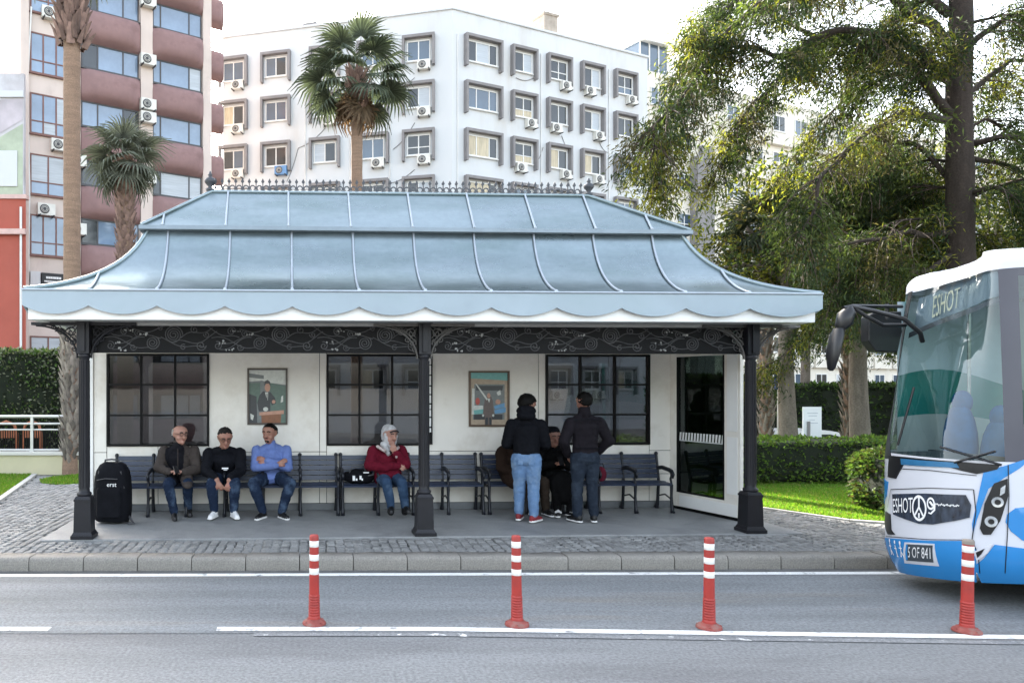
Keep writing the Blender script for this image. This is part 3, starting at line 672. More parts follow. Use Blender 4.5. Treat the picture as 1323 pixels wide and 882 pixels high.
# --- roof
HU=1.28; HV=.85; Z0,Z1=3.135,4.03; VE,VB=-.52,2.30
def bez(t): 
    x=2*t*(1-t)*.80+t*t; z=2*t*(1-t)*.22+t*t; return x,z
def lowpt(u,t,side='f'):
    x,z=bez(t); return u,VE+HV*x,Z0+(Z1-Z0)*z
def uL(t): return U0+HU*bez(t)[0]
def uR(t): return U1-HU*bez(t)[0]
ribs=[S(px,395,-.5)[0] for px in (115,206,294.5,383,468.5,555,640,724,807,889,967)]
sp_=(ribs[-1]-ribs[0])/10; ribs=[ribs[0]+sp_*i for i in range(11)]
bounds=[U0]+ribs+[U1]
NT=14
for a,c in zip(bounds,bounds[1:]):
    ts=[i/NT for i in range(NT+1)]; b=SMB(); vs=[]
    for t in ts:
        l,r=max(a,uL(t)),min(c,uR(t))
        if l>=r-1e-4 and t>0: break
        if l>=r-1e-4: 
            m_=min(max((l+r)/2,uL(t)),uR(t)) if l>r else l; l=r=(uL(t) if a<4 else uR(t))
        for k in range(4): vs.append(lowpt(l+(r-l)*k/3,t))
    fs=[]
    for i in range(len(vs)//4-1):
        for k in range(3):
            q=[i*4+k,i*4+k+1,i*4+k+5,i*4+k+4]
            if (V(vs[q[0]])-V(vs[q[1]])).length<1e-3 and (V(vs[q[2]])-V(vs[q[3]])).length<1e-3: continue
            if (V(vs[q[2]])-V(vs[q[3]])).length<1e-3: q=q[:3]
            elif (V(vs[q[0]])-V(vs[q[1]])).length<1e-3: q=q[1:]
            fs.append(tuple(q))
    b.add(vs,fs,0,True); b.build('roof_sheet',ZINC,sh)
# ends and back of the lower roof
for sgn in (0,1):
    b=SMB(); vs=[]
    for i in range(NT+1):
        t=i/NT; x,z=bez(t); u=uL(t) if sgn==0 else uR(t); vf=VE+HV*x; vb=VB-HV*x
        vs+=[(u,vf,Z0+(Z1-Z0)*z),(u,vb,Z0+(Z1-Z0)*z)]
    b.add(vs,[(2*i,2*i+1,2*i+3,2*i+2) for i in range(NT)],0,True); b.build('roof_end_sheet',ZINC,sh)
b=SMB(); vs=[]
for i in range(NT+1):
    t=i/NT; x,z=bez(t); vs+=[(uL(t),VB-HV*x,Z0+(Z1-Z0)*z),(uR(t),VB-HV*x,Z0+(Z1-Z0)*z)]
b.add(vs,[(2*i,2*i+2,2*i+3,2*i+1) for i in range(NT)],0,True); b.build('roof_back_sheet',ZINC,sh)
def inv_t(f,u):
    lo,hi=0,1
    for _ in range(40):
        m_=(lo+hi)/2
        if f(m_)<u: lo=m_
        else: hi=m_
    return lo
for u in ribs:
    tm=1.0
    if u<uL(1): tm=inv_t(uL,u)
    if u>uR(1): tm=inv_t(lambda t:-uR(t),-u)
    b=SMB(); pts=[V(lowpt(u,.015+(tm-.015)*i/12)) for i in range(13)]
    b.tube([p+V((0,-.012,.012)) for p in pts],.017,6); b.ell(pts[0]+V((0,-.016,.01)),(.024,.024,.024),8,6); b.build('roof_rib',ZINCL,sh)
for f,vv in ((uL,0),(uR,0),(uL,1),(uR,1)):
    b=SMB(); pts=[]
    for i in range(15):
        t=i/14; x,z=bez(t); pts.append((f(t),(VE+HV*x) if not vv else (VB-HV*x),Z0+(Z1-Z0)*z+.012))
    b.tube(pts,.028,7); b.build('hip_cap',ZINC,sh)
# upper roof
X0,X1=U0+1.20,U1-1.20; VU=.24; VUB=1.54; R0,R1=1.50,6.62; VR0,VR1=.66,1.12; ZU0,ZU1=4.055,4.60
def upt(u,t):
    return u,VU+(VR0-VU)*t,ZU0+(ZU1-ZU0)*(t*.9+.1*t*t)
def xl(t): return X0+(R0-X0)*t
def xr(t): return X1+(R1-X1)*t
uribs=[S(px,290,VU)[0] for px in (210,287.5,368,449.5,530,609.5,690,769.5)]; sp2=(uribs[-1]-uribs[0])/7
uribs=[uribs[0]+sp2*i for i in range(8)]+[S(842,297,VU)[0]]
bd=[X0]+uribs+[X1]
for a,c in zip(bd,bd[1:]):
    b=SMB(); ts=[0,1] 
    # polygon of the sheet: clip the strip a..c by both hips
    lo=[(a,0.0),(c,0.0)]; up=[]
    tl=0 if a<=X0+1e-6 else min(1,(a-X0)/(R0-X0)) if a<R0 else 1
    tr=min(1,(c-X0)/(R0-X0)) if c<R0 else 1
    if a>R1: tl=(X1-a)/(X1-R1)
    if c>R1: tr=0 if c>=X1-1e-6 else (X1-c)/(X1-R1)
    poly=[(a,0),(c,0)]
    if tr>0: poly.append((c,tr))
    if a<R0<c: poly.append((R0,1))
    if a<R1<c: poly.insert(len(poly),(R1,1))
    if tl>0: poly.append((a,tl))
    # keep order: right side first, then left along the top
    top=sorted([p for p in poly if p[1]>0],key=lambda p:-p[0]); poly=[(a,0),(c,0)]+top
    b.add([upt(*p) for p in poly],[tuple(range(len(poly)))]); b.build('upper_roof_sheet',ZINC,sh)
b=SMB()
b.add([(X0,VU,ZU0),(X0,VUB,ZU0),(R0,VR1,ZU1),(R0,VR0,ZU1)],[(0,3,2,1)]); b.add([(X1,VU,ZU0),(X1,VUB,ZU0),(R1,VR1,ZU1),(R1,VR0,ZU1)],[(0,1,2,3)])
b.add([(X0,VUB,ZU0),(X1,VUB,ZU0),(R1,VR1,ZU1),(R0,VR1,ZU1)],[(0,3,2,1)]); b.add([(R0,VR0,ZU1),(R1,VR0,ZU1),(R1,VR1,ZU1),(R0,VR1,ZU1)],[(0,1,2,3)])
b.build('upper_roof_end',ZINC,sh)
b=SMB(); b.box(X0-.02,X1+.02,VU-.02,VU+.0,ZU0-.042,ZU0+.008); b.box(X0-.02,X0,VU,VUB,ZU0-.05,ZU0+.01); b.box(X1,X1+.02,VU,VUB,ZU0-.05,ZU0+.01); b.box(X0-.015,X1+.015,VU,VUB,ZU0-.046,ZU0-.03); b.build('upper_fascia',mat('fascia_zinc',(.20,.245,.285),rough=.4,metal=.4,var=.1),sh)
for u in uribs:
    t1=1.0
    if u<R0: t1=(u-X0)/(R0-X0)
    if u>R1: t1=(X1-u)/(X1-R1)
    b=SMB(); p0,p1=V(upt(u,.02)),V(upt(u,t1)); b.tube([p0+V((0,-.012,.012)),p1+V((0,-.012,.012))],.016,6); b.ell(p0+V((0,-.015,.01)),(.022,.022,.022),8,6); b.build('roof_rib',ZINCL,sh)
for a,c in (((X0,VU,ZU0),(R0,VR0,ZU1)),((X1,VU,ZU0),(R1,VR0,ZU1)),((R0,VR0,ZU1),(R1,VR0,ZU1))):
    b=SMB(); b.tube([V(a)+V((0,0,.012)),V(c)+V((0,0,.012))],.024,7); b.build('hip_cap',ZINC,sh)
# scalloped valance (real thickness), front and sides
def scallop(a,c,n,fn,nm):
    b=SMB(); top=Z0+.004; cusp=2.955; dip=2.855; k=18; vs=[]; N=int(n*k)
    for i in range(N+1):
        q=i/k; f=q-math.floor(q); x=a+(c-a)*i/N; z=cusp-(cusp-dip)*sin(pi*min(max(f,0),1))**.8
        vs+=[fn(x,0,z),fn(x,0,top),fn(x,.018,z),fn(x,.018,top)]
    fs=[]
    for i in range(N):
        p,q=4*i,4*i+4; fs+=[(p,q,q+1,p+1),(p+3,q+3,q+2,p+2),(p+2,q+2,q,p)]
    b.add(vs,fs); return b.build(nm,VAL,sh)
off=ribs[0]-U0
scallop(ribs[0],ribs[-1],10,lambda x,d,z:(x,VE-.012+d,z),'valance')
scallop(U0-.012,ribs[0],1,lambda x,d,z:(x,VE-.0122+d,z),'valance'); scallop(ribs[-1],U1+.012,1,lambda x,d,z:(x,VE-.0122+d,z),'valance')
scallop(VE+.012,VB,4,lambda x,d,z:(U0-.013+d,x,z),'valance'); scallop(VE+.012,VB,4,lambda x,d,z:(U1+.013-d,x,z),'valance')
b=SMB(); b.tube([(U0-.01,VE-.018,Z0+.002),(U1+.01,VE-.018,Z0+.002)],.013,6); b.tube([(U0-.016,VE-.01,Z0+.002),(U0-.016,VB,Z0+.002)],.013,6); b.tube([(U1+.016,VE-.01,Z0+.002),(U1+.016,VB,Z0+.002)],.013,6); b.build('eave_roll',ZINCL,sh)
# cresting
cr=SMB(); cr.box(R0-.02,R1+.02,VR0+.01,VR0+.05,ZU1,ZU1+.035); cro=cr.build('cresting',IRONG,sh)
b=MB(); y0,y1=-.008,.008; pit=.0905
fn=lambda a,c,d:(a,d,c)
b.prism([(0,.115),(.022,.145),(.012,.165),(0,.19),(-.012,.165),(-.022,.145)],fn,y0,y1)
b.box(-.006,.006,y0,y1,.085,.118)
for cx,cz in ((-pit/2,.06),):
    n=10; vs=[]
    for i in range(n):
        a=2*pi*i/n
        for r in (.040,.026):
            for y in (y0,y1): vs.append((cx+r*cos(a),y,cz+r*sin(a)))
    fs=[]
    for i in range(n):
        p,q=4*i,4*((i+1)%n); fs+=[(p,q,q+2,p+2),(p+1,p+3,q+3,q+1),(p,p+1,q+1,q),(p+2,q+2,q+3,p+3)]
    b.add(vs,fs)
b.prism([(0,.03),(.018,.06),(0,.092),(-.018,.06)],fn,y0-.001,y1+.001)
SPK=b.mesh('spike',IRONG); n=int((R1-R0)/pit)
for i in range(n): use('spike',SPK,cro,(R0+.05+i*pit,VR0+.03,ZU1-PZ+.012))
for u,s in ((R0-.02,1.12),(R1+.02,1.0)):
    b=MB(); b.lathe([(.05,0),(.055,.02),(.03,.03),(.025,.05),(.06,.09),(.07,.115),(.06,.14),(.025,.16),(.02,.175),(.03,.185),(.02,.2),(.004,.235)],n=14); o=b.build('finial',IRONG,sh,loc=(u,VR0+.03,ZU1-PZ+.03)); o.scale=(s,s,s)

# ================================================================ POSTERS (each hangs on the wall)
def quad(b,pts,y,m=0): b.add([(x,y,z) for x,z in pts],[tuple(range(len(pts)))],m)
def flat(n,c): return mat(n,c,rough=.4,var=.12,scale=25)
PGREY=flat('print_grey',(.17,.19,.19)); PDK=flat('print_dark',(.035,.04,.045)); PLT=flat('print_light',(.60,.62,.58)); PSK=flat('print_skin',(.50,.27,.19)); PBRN=flat('print_brown',(.23,.09,.04)); PTEAL=flat('print_teal',(.16,.42,.40)); PRED=flat('print_red',(.45,.07,.05)); PBLU=flat('print_blue',(.12,.30,.50)); PTAN=flat('print_tan',(.42,.33,.24)); PGRN=flat('print_green',(.10,.16,.13)); PCOAT=flat('print_coat',(.13,.10,.09))
def poster(px0,px1,py0,py1,label,frm):
    ua,za=S(px0,py1,VW-.03); ub,zb=S(px1,py0,VW-.03); w,h=ub-ua,zb-za
    p=W((ua+ub)/2,VW-.001,(za+zb)/2)
    t=thing('framed_poster',label,'poster',p,UA)
    b=MB(); f=.028
    b.box(-w/2,w/2,-.035,0,-h/2,-h/2+f); b.box(-w/2,w/2,-.035,0,h/2-f,h/2); b.box(-w/2,-w/2+f,-.034,0,-h/2+f,h/2-f); b.box(w/2-f,w/2,-.034,0,-h/2+f,h/2-f); b.build('frame',frm,t,bevel=.003)
    b=MB(); b.box(-w/2+f,w/2-f,-.012,-.002,-h/2+f,h/2-f)
    return t,b,w-2*f,h-2*f
PFR=mat('poster_frame',(.07,.055,.045),rough=.4,var=.1); PFR2=mat('poster_frame_wood',(.10,.06,.035),rough=.4,var=.15)
t,b,w,h=poster(319.5,371.5,475.5,548.5,'framed photograph of a person in dark suit speaking at a wooden lectern',PFR)
def P(*pts): return [((x-.5)*w,(.5-y)*h) for x,y in pts]
def circ(cx,cy,rx,ry,n=14): return P(*[(cx+rx*cos(2*pi*i/n),cy+ry*sin(2*pi*i/n)) for i in range(n)])
b.build('backing',PGREY,t); b=MB()
for m_,y,pts in ((1,.0125,P((0,0),(1,0),(1,.28),(.55,.24),(.35,.2),(0,.22))),(0,.0127,P((0,.06),(.4,.10),(.4,.17),(0,.14))),(3,.0127,P((.55,.24),(1,.3),(1,1),(.6,1))),(4,.0128,P((0,.25),(.3,.24),(.3,.6),(0,.7))),(2,.0129,P((.0,.45),(.2,.5),(.22,1),(0,1))),
    (2,.0132,P((.28,.48),(.38,.40),(.58,.42),(.70,.52),(.74,.63),(.62,.67),(.58,.6),(.58,.78),(.26,.78),(.22,.62))),(1,.0136,P((.43,.42),(.52,.42),(.51,.58),(.47,.52))),(2,.0139,P((.475,.45),(.50,.45),(.50,.60),(.48,.58))),
    (5,.0142,P((.28,.80),(.95,.76),(.95,.83),(.28,.86))),(6,.0139,P((.33,.85),(.88,.83),(.86,1),(.34,1))),(1,.0145,circ(.45,.74,.07,.04)),(5,.0146,circ(.67,.60,.05,.035)),(1,.0130,P((.03,.82),(.13,.86),(.1,.95),(.04,.93))),(1,.0130,P((.88,.5),(.93,.48),(.93,.6),(.86,.62)))):
    quad(b,pts,-y,m_)
quad(b,circ(.50,.33,.075,.085),-.0140,5); quad(b,P((.41,.30),(.43,.21),(.5,.185),(.57,.22),(.585,.29),(.53,.255),(.46,.26)),-.0143,2)
b.build('picture',[PGREY,PLT,PDK,PGRN,PGRN,PSK,PBRN],t)
t,b,w,h=poster(606,658.5,479,551,'framed photograph of a figure in a long coat before a bus with raised arm',PFR2)
b.build('backing',PTAN,t); b=MB()
for k,(m_,pts) in enumerate(((0,P((0,0),(1,0),(1,.15),(.3,.12),(0,.11))),(1,P((.1,.22),(.92,.22),(.92,.9),(.06,.9))),(2,P((.14,.25),(.88,.25),(.86,.34),(.15,.34))),(3,P((.04,.3),(.11,.3),(.1,.8),(.03,.8))),(3,P((.06,.63),(.34,.63),(.34,.72),(.06,.72))),(4,P((.08,.72),(.34,.70),(.36,.78),(.1,.80))),(5,P((.63,.64),(.92,.58),(.92,.66),(.66,.70))),(6,P((.64,.72),(.95,.66),(.95,.76),(.66,.79))),(7,circ(.19,.55,.06,.07)),(8,circ(.74,.56,.07,.05)),(3,P((.7,.38),(.8,.33),(.82,.42),(.74,.44))),(2,P((.09,.8),(.86,.8),(.86,.9),(.09,.9))),
    (9,P((.38,.52),(.42,.46),(.56,.46),(.60,.54),(.63,.80),(.58,.82),(.57,1),(.38,1),(.38,.82),(.33,.80))),(8,circ(.49,.44,.045,.05)),(3,P((.12,.21),(.16,.21),(.46,.50),(.43,.53))),(3,P((.45,.5),(.53,.5),(.5,.58))),(3,circ(.335,.82,.03,.025)),(3,circ(.61,.82,.03,.025)),(2,P((.40,.86),(.47,.86),(.46,1),(.40,1))),(2,P((.5,.86),(.56,.86),(.56,1),(.51,1))))):
    quad(b,pts,-.0122-.0003*k,m_)
b.build('picture',[PTEAL,PGREY,PDK,PLT,PTEAL,PBLU,PBLU,PRED,PSK,PCOAT],t)

# ================================================================ BENCHES
VS0,VS1=1.40,1.80
def frame_mesh():
    b=MB()
    b.tube([(0,.0,0),(0,.02,.10),(0,.035,.25),(0,.03,.42)],[.03,.024,.02,.024],6,sq=1.3)                # front leg
    b.tube([(0,.47,0),(0,.44,.12),(0,.41,.42),(0,.45,.64),(0,.49,.825)],[.03,.024,.022,.02,.022],6,sq=1.3)   # rear leg and back upright
    b.ell((0,.49,.84),(.03,.03,.03),8,6); b.tube([(0,.0,.03),(0,-.04,.018)],[.026,.02],6); b.tube([(0,.47,.03),(0,.52,.02)],[.026,.02],6)
    b.tube([(0,.03,.41),(0,.2,.40),(0,.42,.41)],.02,6); b.tube([(0,.04,.20),(0,.22,.25),(0,.43,.2)],.012,6)
    b.tube([(0,.45,.62),(0,.3,.645),(0,.12,.63),(0,.02,.61),(0,-.02,.57),(0,.0,.53),(0,.035,.54)],[.022,.024,.024,.024,.022,.018,.014],6,sq=1.4)
    b.tube([(0,.03,.42),(0,.06,.5),(0,.03,.56),(0,.05,.61)],.018,6)
    return b.mesh('end_frame',BENCHI)
FRM=frame_mesh()
def slat_mesh(L,name):
    b=MB()
    if name=='seat_slat': b.box(.012,L-.012,-.036,.036,-.013,.013)
    else: b.box(.012,L-.012,-.010,.010,-.032,.032)
    return b.mesh(name,BENCH)
def bench(px0,px1,n,label):
    u0=S(px0,668,VS0)[0]; u1=S(px1,668,VS0)[0]; L=(u1-u0)/n
    t=thing('bench',label,'bench',W(u0,VS0,.143),UA,'iron and slat benches along the shelter wall')
    ss,bs=slat_mesh(L,'seat_slat'),slat_mesh(L,'back_slat')
    for i in range(n+1): use('end_frame',FRM,t,(i*L,0,0))
    for i in range(n):
        for k in range(5): use('seat_slat',ss,t,(i*L,.035+k*.083,.437-.006*abs(k-2)),(radians(8) if k==0 else 0,0,0))
        for k in range(5): use('back_slat',bs,t,(i*L,.42+k*.017,.50+k*.074),(radians(-13),0,0))
bench(141,437,6,'longest slatted bench, between the suitcase and the red-jacketed woman\'s bench, three men on it')
bench(443,625,4,'middle slatted bench behind the centre post where the woman in red sits')
bench(633,869,5,'slatted bench under the second window from the end screen, two dark-dressed sitters on it')

# ================================================================ BOLLARDS
BRED=mat('bollard_red',(.36,.030,.022),rough=.5,var=.12,scale=8,col2=(.20,.03,.025),c2scale=5,c2lo=.45,c2hi=.75); BWH=mat('bollard_white',(.78,.76,.72),rough=.35,var=.06,scale=20,col2=(.45,.40,.36),c2scale=14,c2lo=.6,c2hi=.75); BBS=mat('bollard_base',(.24,.05,.04),rough=.7,var=.25,scale=12,col2=(.22,.12,.10),c2scale=10)
def prof_body():
    p=[(.054,.034),(.050,.05)]
    for i in range(9):
        z=.055+i*.022; r=.0465-.0004*i; p+=[(r+.003,z),(r+.003,z+.012),(r-.001,z+.015),(r-.001,z+.020)]
    p+=[(.0425,.27),(.0405,.46),(.039,.60),(.0385,.735),(.034,.748),(.0,.750)]
    return p
b=MB(); b.lathe(prof_body(),n=18); BPM=b.mesh('tube',BRED)
b=MB(); b.lathe([(.10,0),(.10,.012),(.088,.026),(.070,.034),(.06,.045)],n=20)
for a in range(4): b.ell((.085*cos(a*pi/2+.6),.085*sin(a*pi/2+.6),.026),(.012,.012,.008),6,4)
BBM=b.mesh('base',BBS)
b=MB(); b.lathe([(.0405,-.026),(.0415,-.025),(.0415,.025),(.0405,.026)],n=18,m=0); BNM=b.mesh('reflective_band',BWH)
labs=['red and white bollard below the woman in red at the start of the lane line','red and white bollard standing below the man in light blue jeans','red and white bollard with blue mark, standing below the end screen','red and white bollard with grey cap standing in front of the bus']
for (px,py),lb in zip(((406,808),(668,810),(916,813.5),(1249,818.5)),labs):
    p=gx(px,py-3,.008); t=thing('bollard',lb,'bollard',(p.x,p.y,.008),random.uniform(0,6),'red and white lane bollards')
    t.rotation_euler=(random.uniform(-.02,.02),random.uniform(-.022,.022),random.uniform(0,6))
    use('base',BBM,t); use('tube',BPM,t)
    for z in (.675,.560,.445): 
        o=use('reflective_band',BNM,t,(0,0,z)); s=1.0-.0*(z); o.scale=(.955+ (.7-z)*.16,.955+(.7-z)*.16,1)
    if px==916:
        b=MB(); b.box(-.012,.012,-.0445,-.040,.30,.335); b.build('sticker',mat('sticker_blue',(.05,.10,.35)),t)
    if px==1249:
        b=MB(); b.lathe([(.041,.715),(.041,.738),(.036,.752),(.0,.754)],n=18); b.build('cap',mat('cap_grey',(.22,.19,.16),rough=.7,var=.2),t)
# ================================================================ PLANTS
BARK=mat('pine_bark',(.035,.026,.021),rough=.95,var=.3,scale=5,stretch=(2.5,2.5,.5),bump=.9,bscale=18,fine=.3,fscale=30)
BARKG=mat('grey_bark',(.17,.145,.12),rough=.95,var=.25,scale=4,stretch=(2,2,.5),bump=.8,bscale=16,fine=.3,fscale=30)
PTR=mat('palm_trunk',(.25,.165,.115),rough=.9,var=.18,scale=3,stretch=(.6,.6,5),bump=.7,bscale=14,fine=.25,fscale=40)
PBOOT=mat('palm_leaf_base',(.21,.135,.11),rough=.9,var=.3,scale=8,rnd=.4,bump=.4,bscale=30)
PBOOT2=mat('palm_leaf_base_pale',(.24,.205,.175),rough=.9,var=.3,scale=8,rnd=.5,bump=.4,bscale=30)
LDK=leafmat('leaf_dark',(.030,.046,.022),.45,.3); LMD=leafmat('leaf_mid',(.070,.092,.034),.45,.4); LYL=leafmat('leaf_yellow',(.145,.145,.034),.4,.5); LOL=leafmat('leaf_olive',(.075,.065,.035),.35,.35)
LHG=leafmat('hedge_leaf',(.075,.13,.036),.45,.3); LHB=leafmat('hedge_leaf_bright',(.12,.20,.040),.4,.4); LHD=leafmat('hedge_leaf_grey',(.19,.205,.145),.4,.25)
PFG=leafmat('palm_green',(.088,.108,.078),.4,.18,tcol=(1.15,1.2,.8)); PFG2=leafmat('palm_grey_green',(.17,.185,.15),.3,.2,tcol=(1.1,1.15,.8)); PFD=leafmat('palm_dead',(.17,.125,.085),.3,.25,tcol=(1.2,1,.7))
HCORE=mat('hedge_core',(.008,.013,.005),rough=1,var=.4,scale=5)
TWIG=mat('twig',(.07,.05,.04),rough=.9,var=.2)

def fan_frond(R,nseg,seed,wid=.045,pet=.9,m=0):
    """palmate leaf along +x: stalk, then drooping pleated blades"""
    r=random.Random(seed); b=MB()
    b.tube([(0,0,0),(pet*.5,0,.05),(pet,0,.03)],[.022,.016,.012],4,m)
    for i in range(nseg):
        a=(-1+2*i/(nseg-1))*radians(118); L=R*(1-.28*abs(a)/2.06)*r.uniform(.88,1.06)
        dr=r.uniform(.22,.42); pts=[]
        for q in (0,.35,.68,1.0):
            fo=max(0,q-.45); x=pet+cos(a)*L*q; y=sin(a)*L*q; z=.03+.10*L*q*(1-q)-dr*L*fo*fo*3.2+ (-.05*abs(a)*L*q)
            pts.append(V((x*1-fo*fo*.25*L*cos(a),y-fo*fo*.25*L*sin(a),z)))
        sd=V((-sin(a),cos(a),0)); vs=[]
        for p,w in zip(pts,(.012,wid,wid*.75,.003)):
            vs+=[p-sd*w+V((0,0,.012)),p-V((0,0,.012)),p+sd*w+V((0,0,.012))]
        b.add(vs,[(3*k+j,3*k+j+1,3*k+j+4,3*k+j+3) for k in range(3) for j in range(2)],m,False)
    return b
def palm(name_label,x,y,h,crown_r,nf,rad,fm,boots=(0,0),nboots=150,boot_m=None,petl=.5,dead=0,seed=1,lean=0,z0=PZ-.02,crown_boots=0,minel=-.75,flare=1.0):
    if y>21.6: h+=1.1; z0=-1.0; boots=(boots[0]+1.1,boots[1]+1.1) if boots[1] else boots
    r=random.Random(seed); t=thing('palm_tree',name_label,'palm tree',(x,y,z0),0)
    b=MB(); n=40
    def ctr(z): return V((lean*(z/h)**2,0,z))
    pts=[];rs=[]
    for i in range(n+1):
        z=h*i/n; pts.append(ctr(z)); k=rad*(1+.25*flare*math.exp(-z/.5)); rs.append(k*(1.0 if i%2 else .955))
    b.tube(pts,rs,16); 
    b.build('trunk',PTR,t)
    def boots_mesh(z0_,z1_,cnt,mt,rr,out=.08,lng=.2):
        q=MB()
        for k in range(cnt):
            f=(k+.5)/cnt; z=z0_+(z1_-z0_)*f; a=k*2.39996+r.uniform(-.15,.15); c=ctr(z); d=V((cos(a),sin(a),0)); s=V((-sin(a),cos(a),0))
            p=c+d*rr*.88; w=rr*r.uniform(.26,.42); o=out*r.uniform(.6,1.3); L=lng*r.uniform(.7,1.3)
            vs=[p-s*w,p+s*w,p+s*w*.6+d*o*.8+V((0,0,L*.7)),p-s*w*.6+d*o*.8+V((0,0,L*.7)),p+d*o*1.15+V((0,0,L))-s*w*.25,p+d*o*1.15+V((0,0,L))+s*w*.25,p+d*o*.45-V((0,0,.04))]
            q.add(vs,[(0,6,3),(6,1,2),(6,2,5,4),(3,6,4),(0,3,2,1)],0)
        o=q.build('leaf_base',mt,t); o['kind']='stuff'; return o
    if boots[1]>boots[0]: boots_mesh(boots[0],boots[1],nboots,boot_m or PBOOT,rad*1.03,out=.10)
    if crown_boots: boots_mesh(h-crown_boots,h+.05,int(70*crown_boots),PBOOT,rad*1.35,out=.20,lng=.32)
    fr=[fan_frond(crown_r*(1-petl),26,s,crown_r*.021,crown_r*petl).mesh('frond',fm) for s in (1,2,3)]
    frd=fan_frond(crown_r*.5,18,9,crown_r*.026,crown_r*.35).mesh('dead_frond',PFD) if dead else None
    for k in range(nf):
        f=(k+.5)/nf; el=1.35-(1.35-minel)*f**.8+r.uniform(-.08,.08); az=k*2.39996+r.uniform(-.2,.2)
        o=use('frond',fr[k%3],t,ctr(h)+V((0,0,.1-.25*f)),(0,0,0)); o.rotation_mode='XYZ'
        o.rotation_euler=Euler((r.uniform(-.4,.4),-el,az),'XYZ'); sc=r.uniform(.85,1.08)*(1-.1*(f<.25)); o.scale=(sc,sc,sc)
    for k in range(dead):
        az=k*2.39996+r.uniform(-.3,.3); o=use('dead_frond',frd,t,ctr(h)+V((0,0,-.35)),(r.uniform(-.5,.5),1.15+r.uniform(-.1,.25),az))
    return t
p=at(93,615,16.2); palm('tall palm with shaggy base standing beside the shelter end post',p.x,p.y,12.3,1.9,34,.185,PFG2,boots=(.25,3.2),nboots=260,boot_m=PBOOT2,seed=3,crown_boots=3.0,minel=-.9)
p=at(162,400,22); palm('short grey green palm with a rough trunk between tall palm and roof corner',p.x,p.y,8.75,1.5,26,.24,PFG2,boots=(4.2,8.6),nboots=260,boot_m=PBOOT,seed=5,petl=.38,minel=-1.0)
p=at(461,400,28); palm('large green fan palm rising behind the shelter ridge',p.x,p.y,13.75,2.6,26,.22,PFG,seed=8,petl=.50,crown_boots=1.6,dead=5,minel=-.75)
p=at(1097,560,18.5); palm('slim rough palm trunk between the two grey trunks behind the hedge',p.x,p.y,6.2,1.5,24,.13,PFG,boots=(.3,6),nboots=240,boot_m=PBOOT2,seed=12,petl=.4,minel=-.6)
p=at(989,560,19); palm('slim palm with patchy trunk beside the blue sign',p.x,p.y,6.0,1.5,22,.14,PFG,boots=(.3,5.6),nboots=220,boot_m=PBOOT2,seed=13,petl=.4,minel=-.6)

# --- the big pine-like tree: limbs laid out where the photograph shows them
def smooth(pts,n=6):
    out=[]; P=[V(q) for q in pts]; P=[P[0]*2-P[1]]+P+[P[-1]*2-P[-2]]
    for i in range(1,len(P)-2):
        for k in range(n):
            t=k/n; a,b_,c,d=P[i-1:i+3]
            out.append(.5*((2*b_)+(c-a)*t+(2*a-5*b_+4*c-d)*t*t+(-a+3*b_-3*c+d)*t**3))
    out.append(P[-2]); return out
class Spray:
    def __init__(s): s.p=[];s.d=[];s.m=[];s.L=[];s.W=[]
    def tuft(s,c,d,n,L,W,mi,spread=.7,rad=.05):
        c=np.array(c); d=np.array(d)
        s.p.append(c+rng.normal(size=(n,3))*rad); dd=d+rng.normal(size=(n,3))*spread; s.d.append(dd)
        s.m.append(np.full(n,mi)); s.L.append(L*rng.uniform(.6,1.25,n)); s.W.append(W*rng.uniform(.7,1.2,n))
    def mesh(s,name,mats,droop=.12):
        return leaves(np.concatenate(s.p),np.concatenate(s.d),np.concatenate(s.L),np.concatenate(s.W),mats,np.concatenate(s.m),name,droop)
TB=at(1243,650,15.5); TX,TY=TB.x,TB.y
tree=thing('pine_tree','big dark tree with long drooping limbs standing behind the bus','tree',(TX,TY,.1))
def loc(px,py,d): return at(px,py,d)-V((TX,TY,.1))
b=MB(); tp=smooth([loc(1246,640,15.5),loc(1243,480,15.5),loc(1241,300,15.5),loc(1239,150,15.5),loc(1241,20,15.5),loc(1238,-160,15.5),loc(1236,-330,15.6)],8); tp[0].z=0
nn=len(tp); b.tube(tp,[.30*(1-.5*i/nn)+(.12 if i==0 else 0) for i in range(nn)],18)
b.v=[tuple(V(q)+V((noise.noise(V(q)*3.0),noise.noise(V(q)*3.0+V((9,0,0))),0))*.035) for q in b.v]
b.build('trunk',BARK,tree)
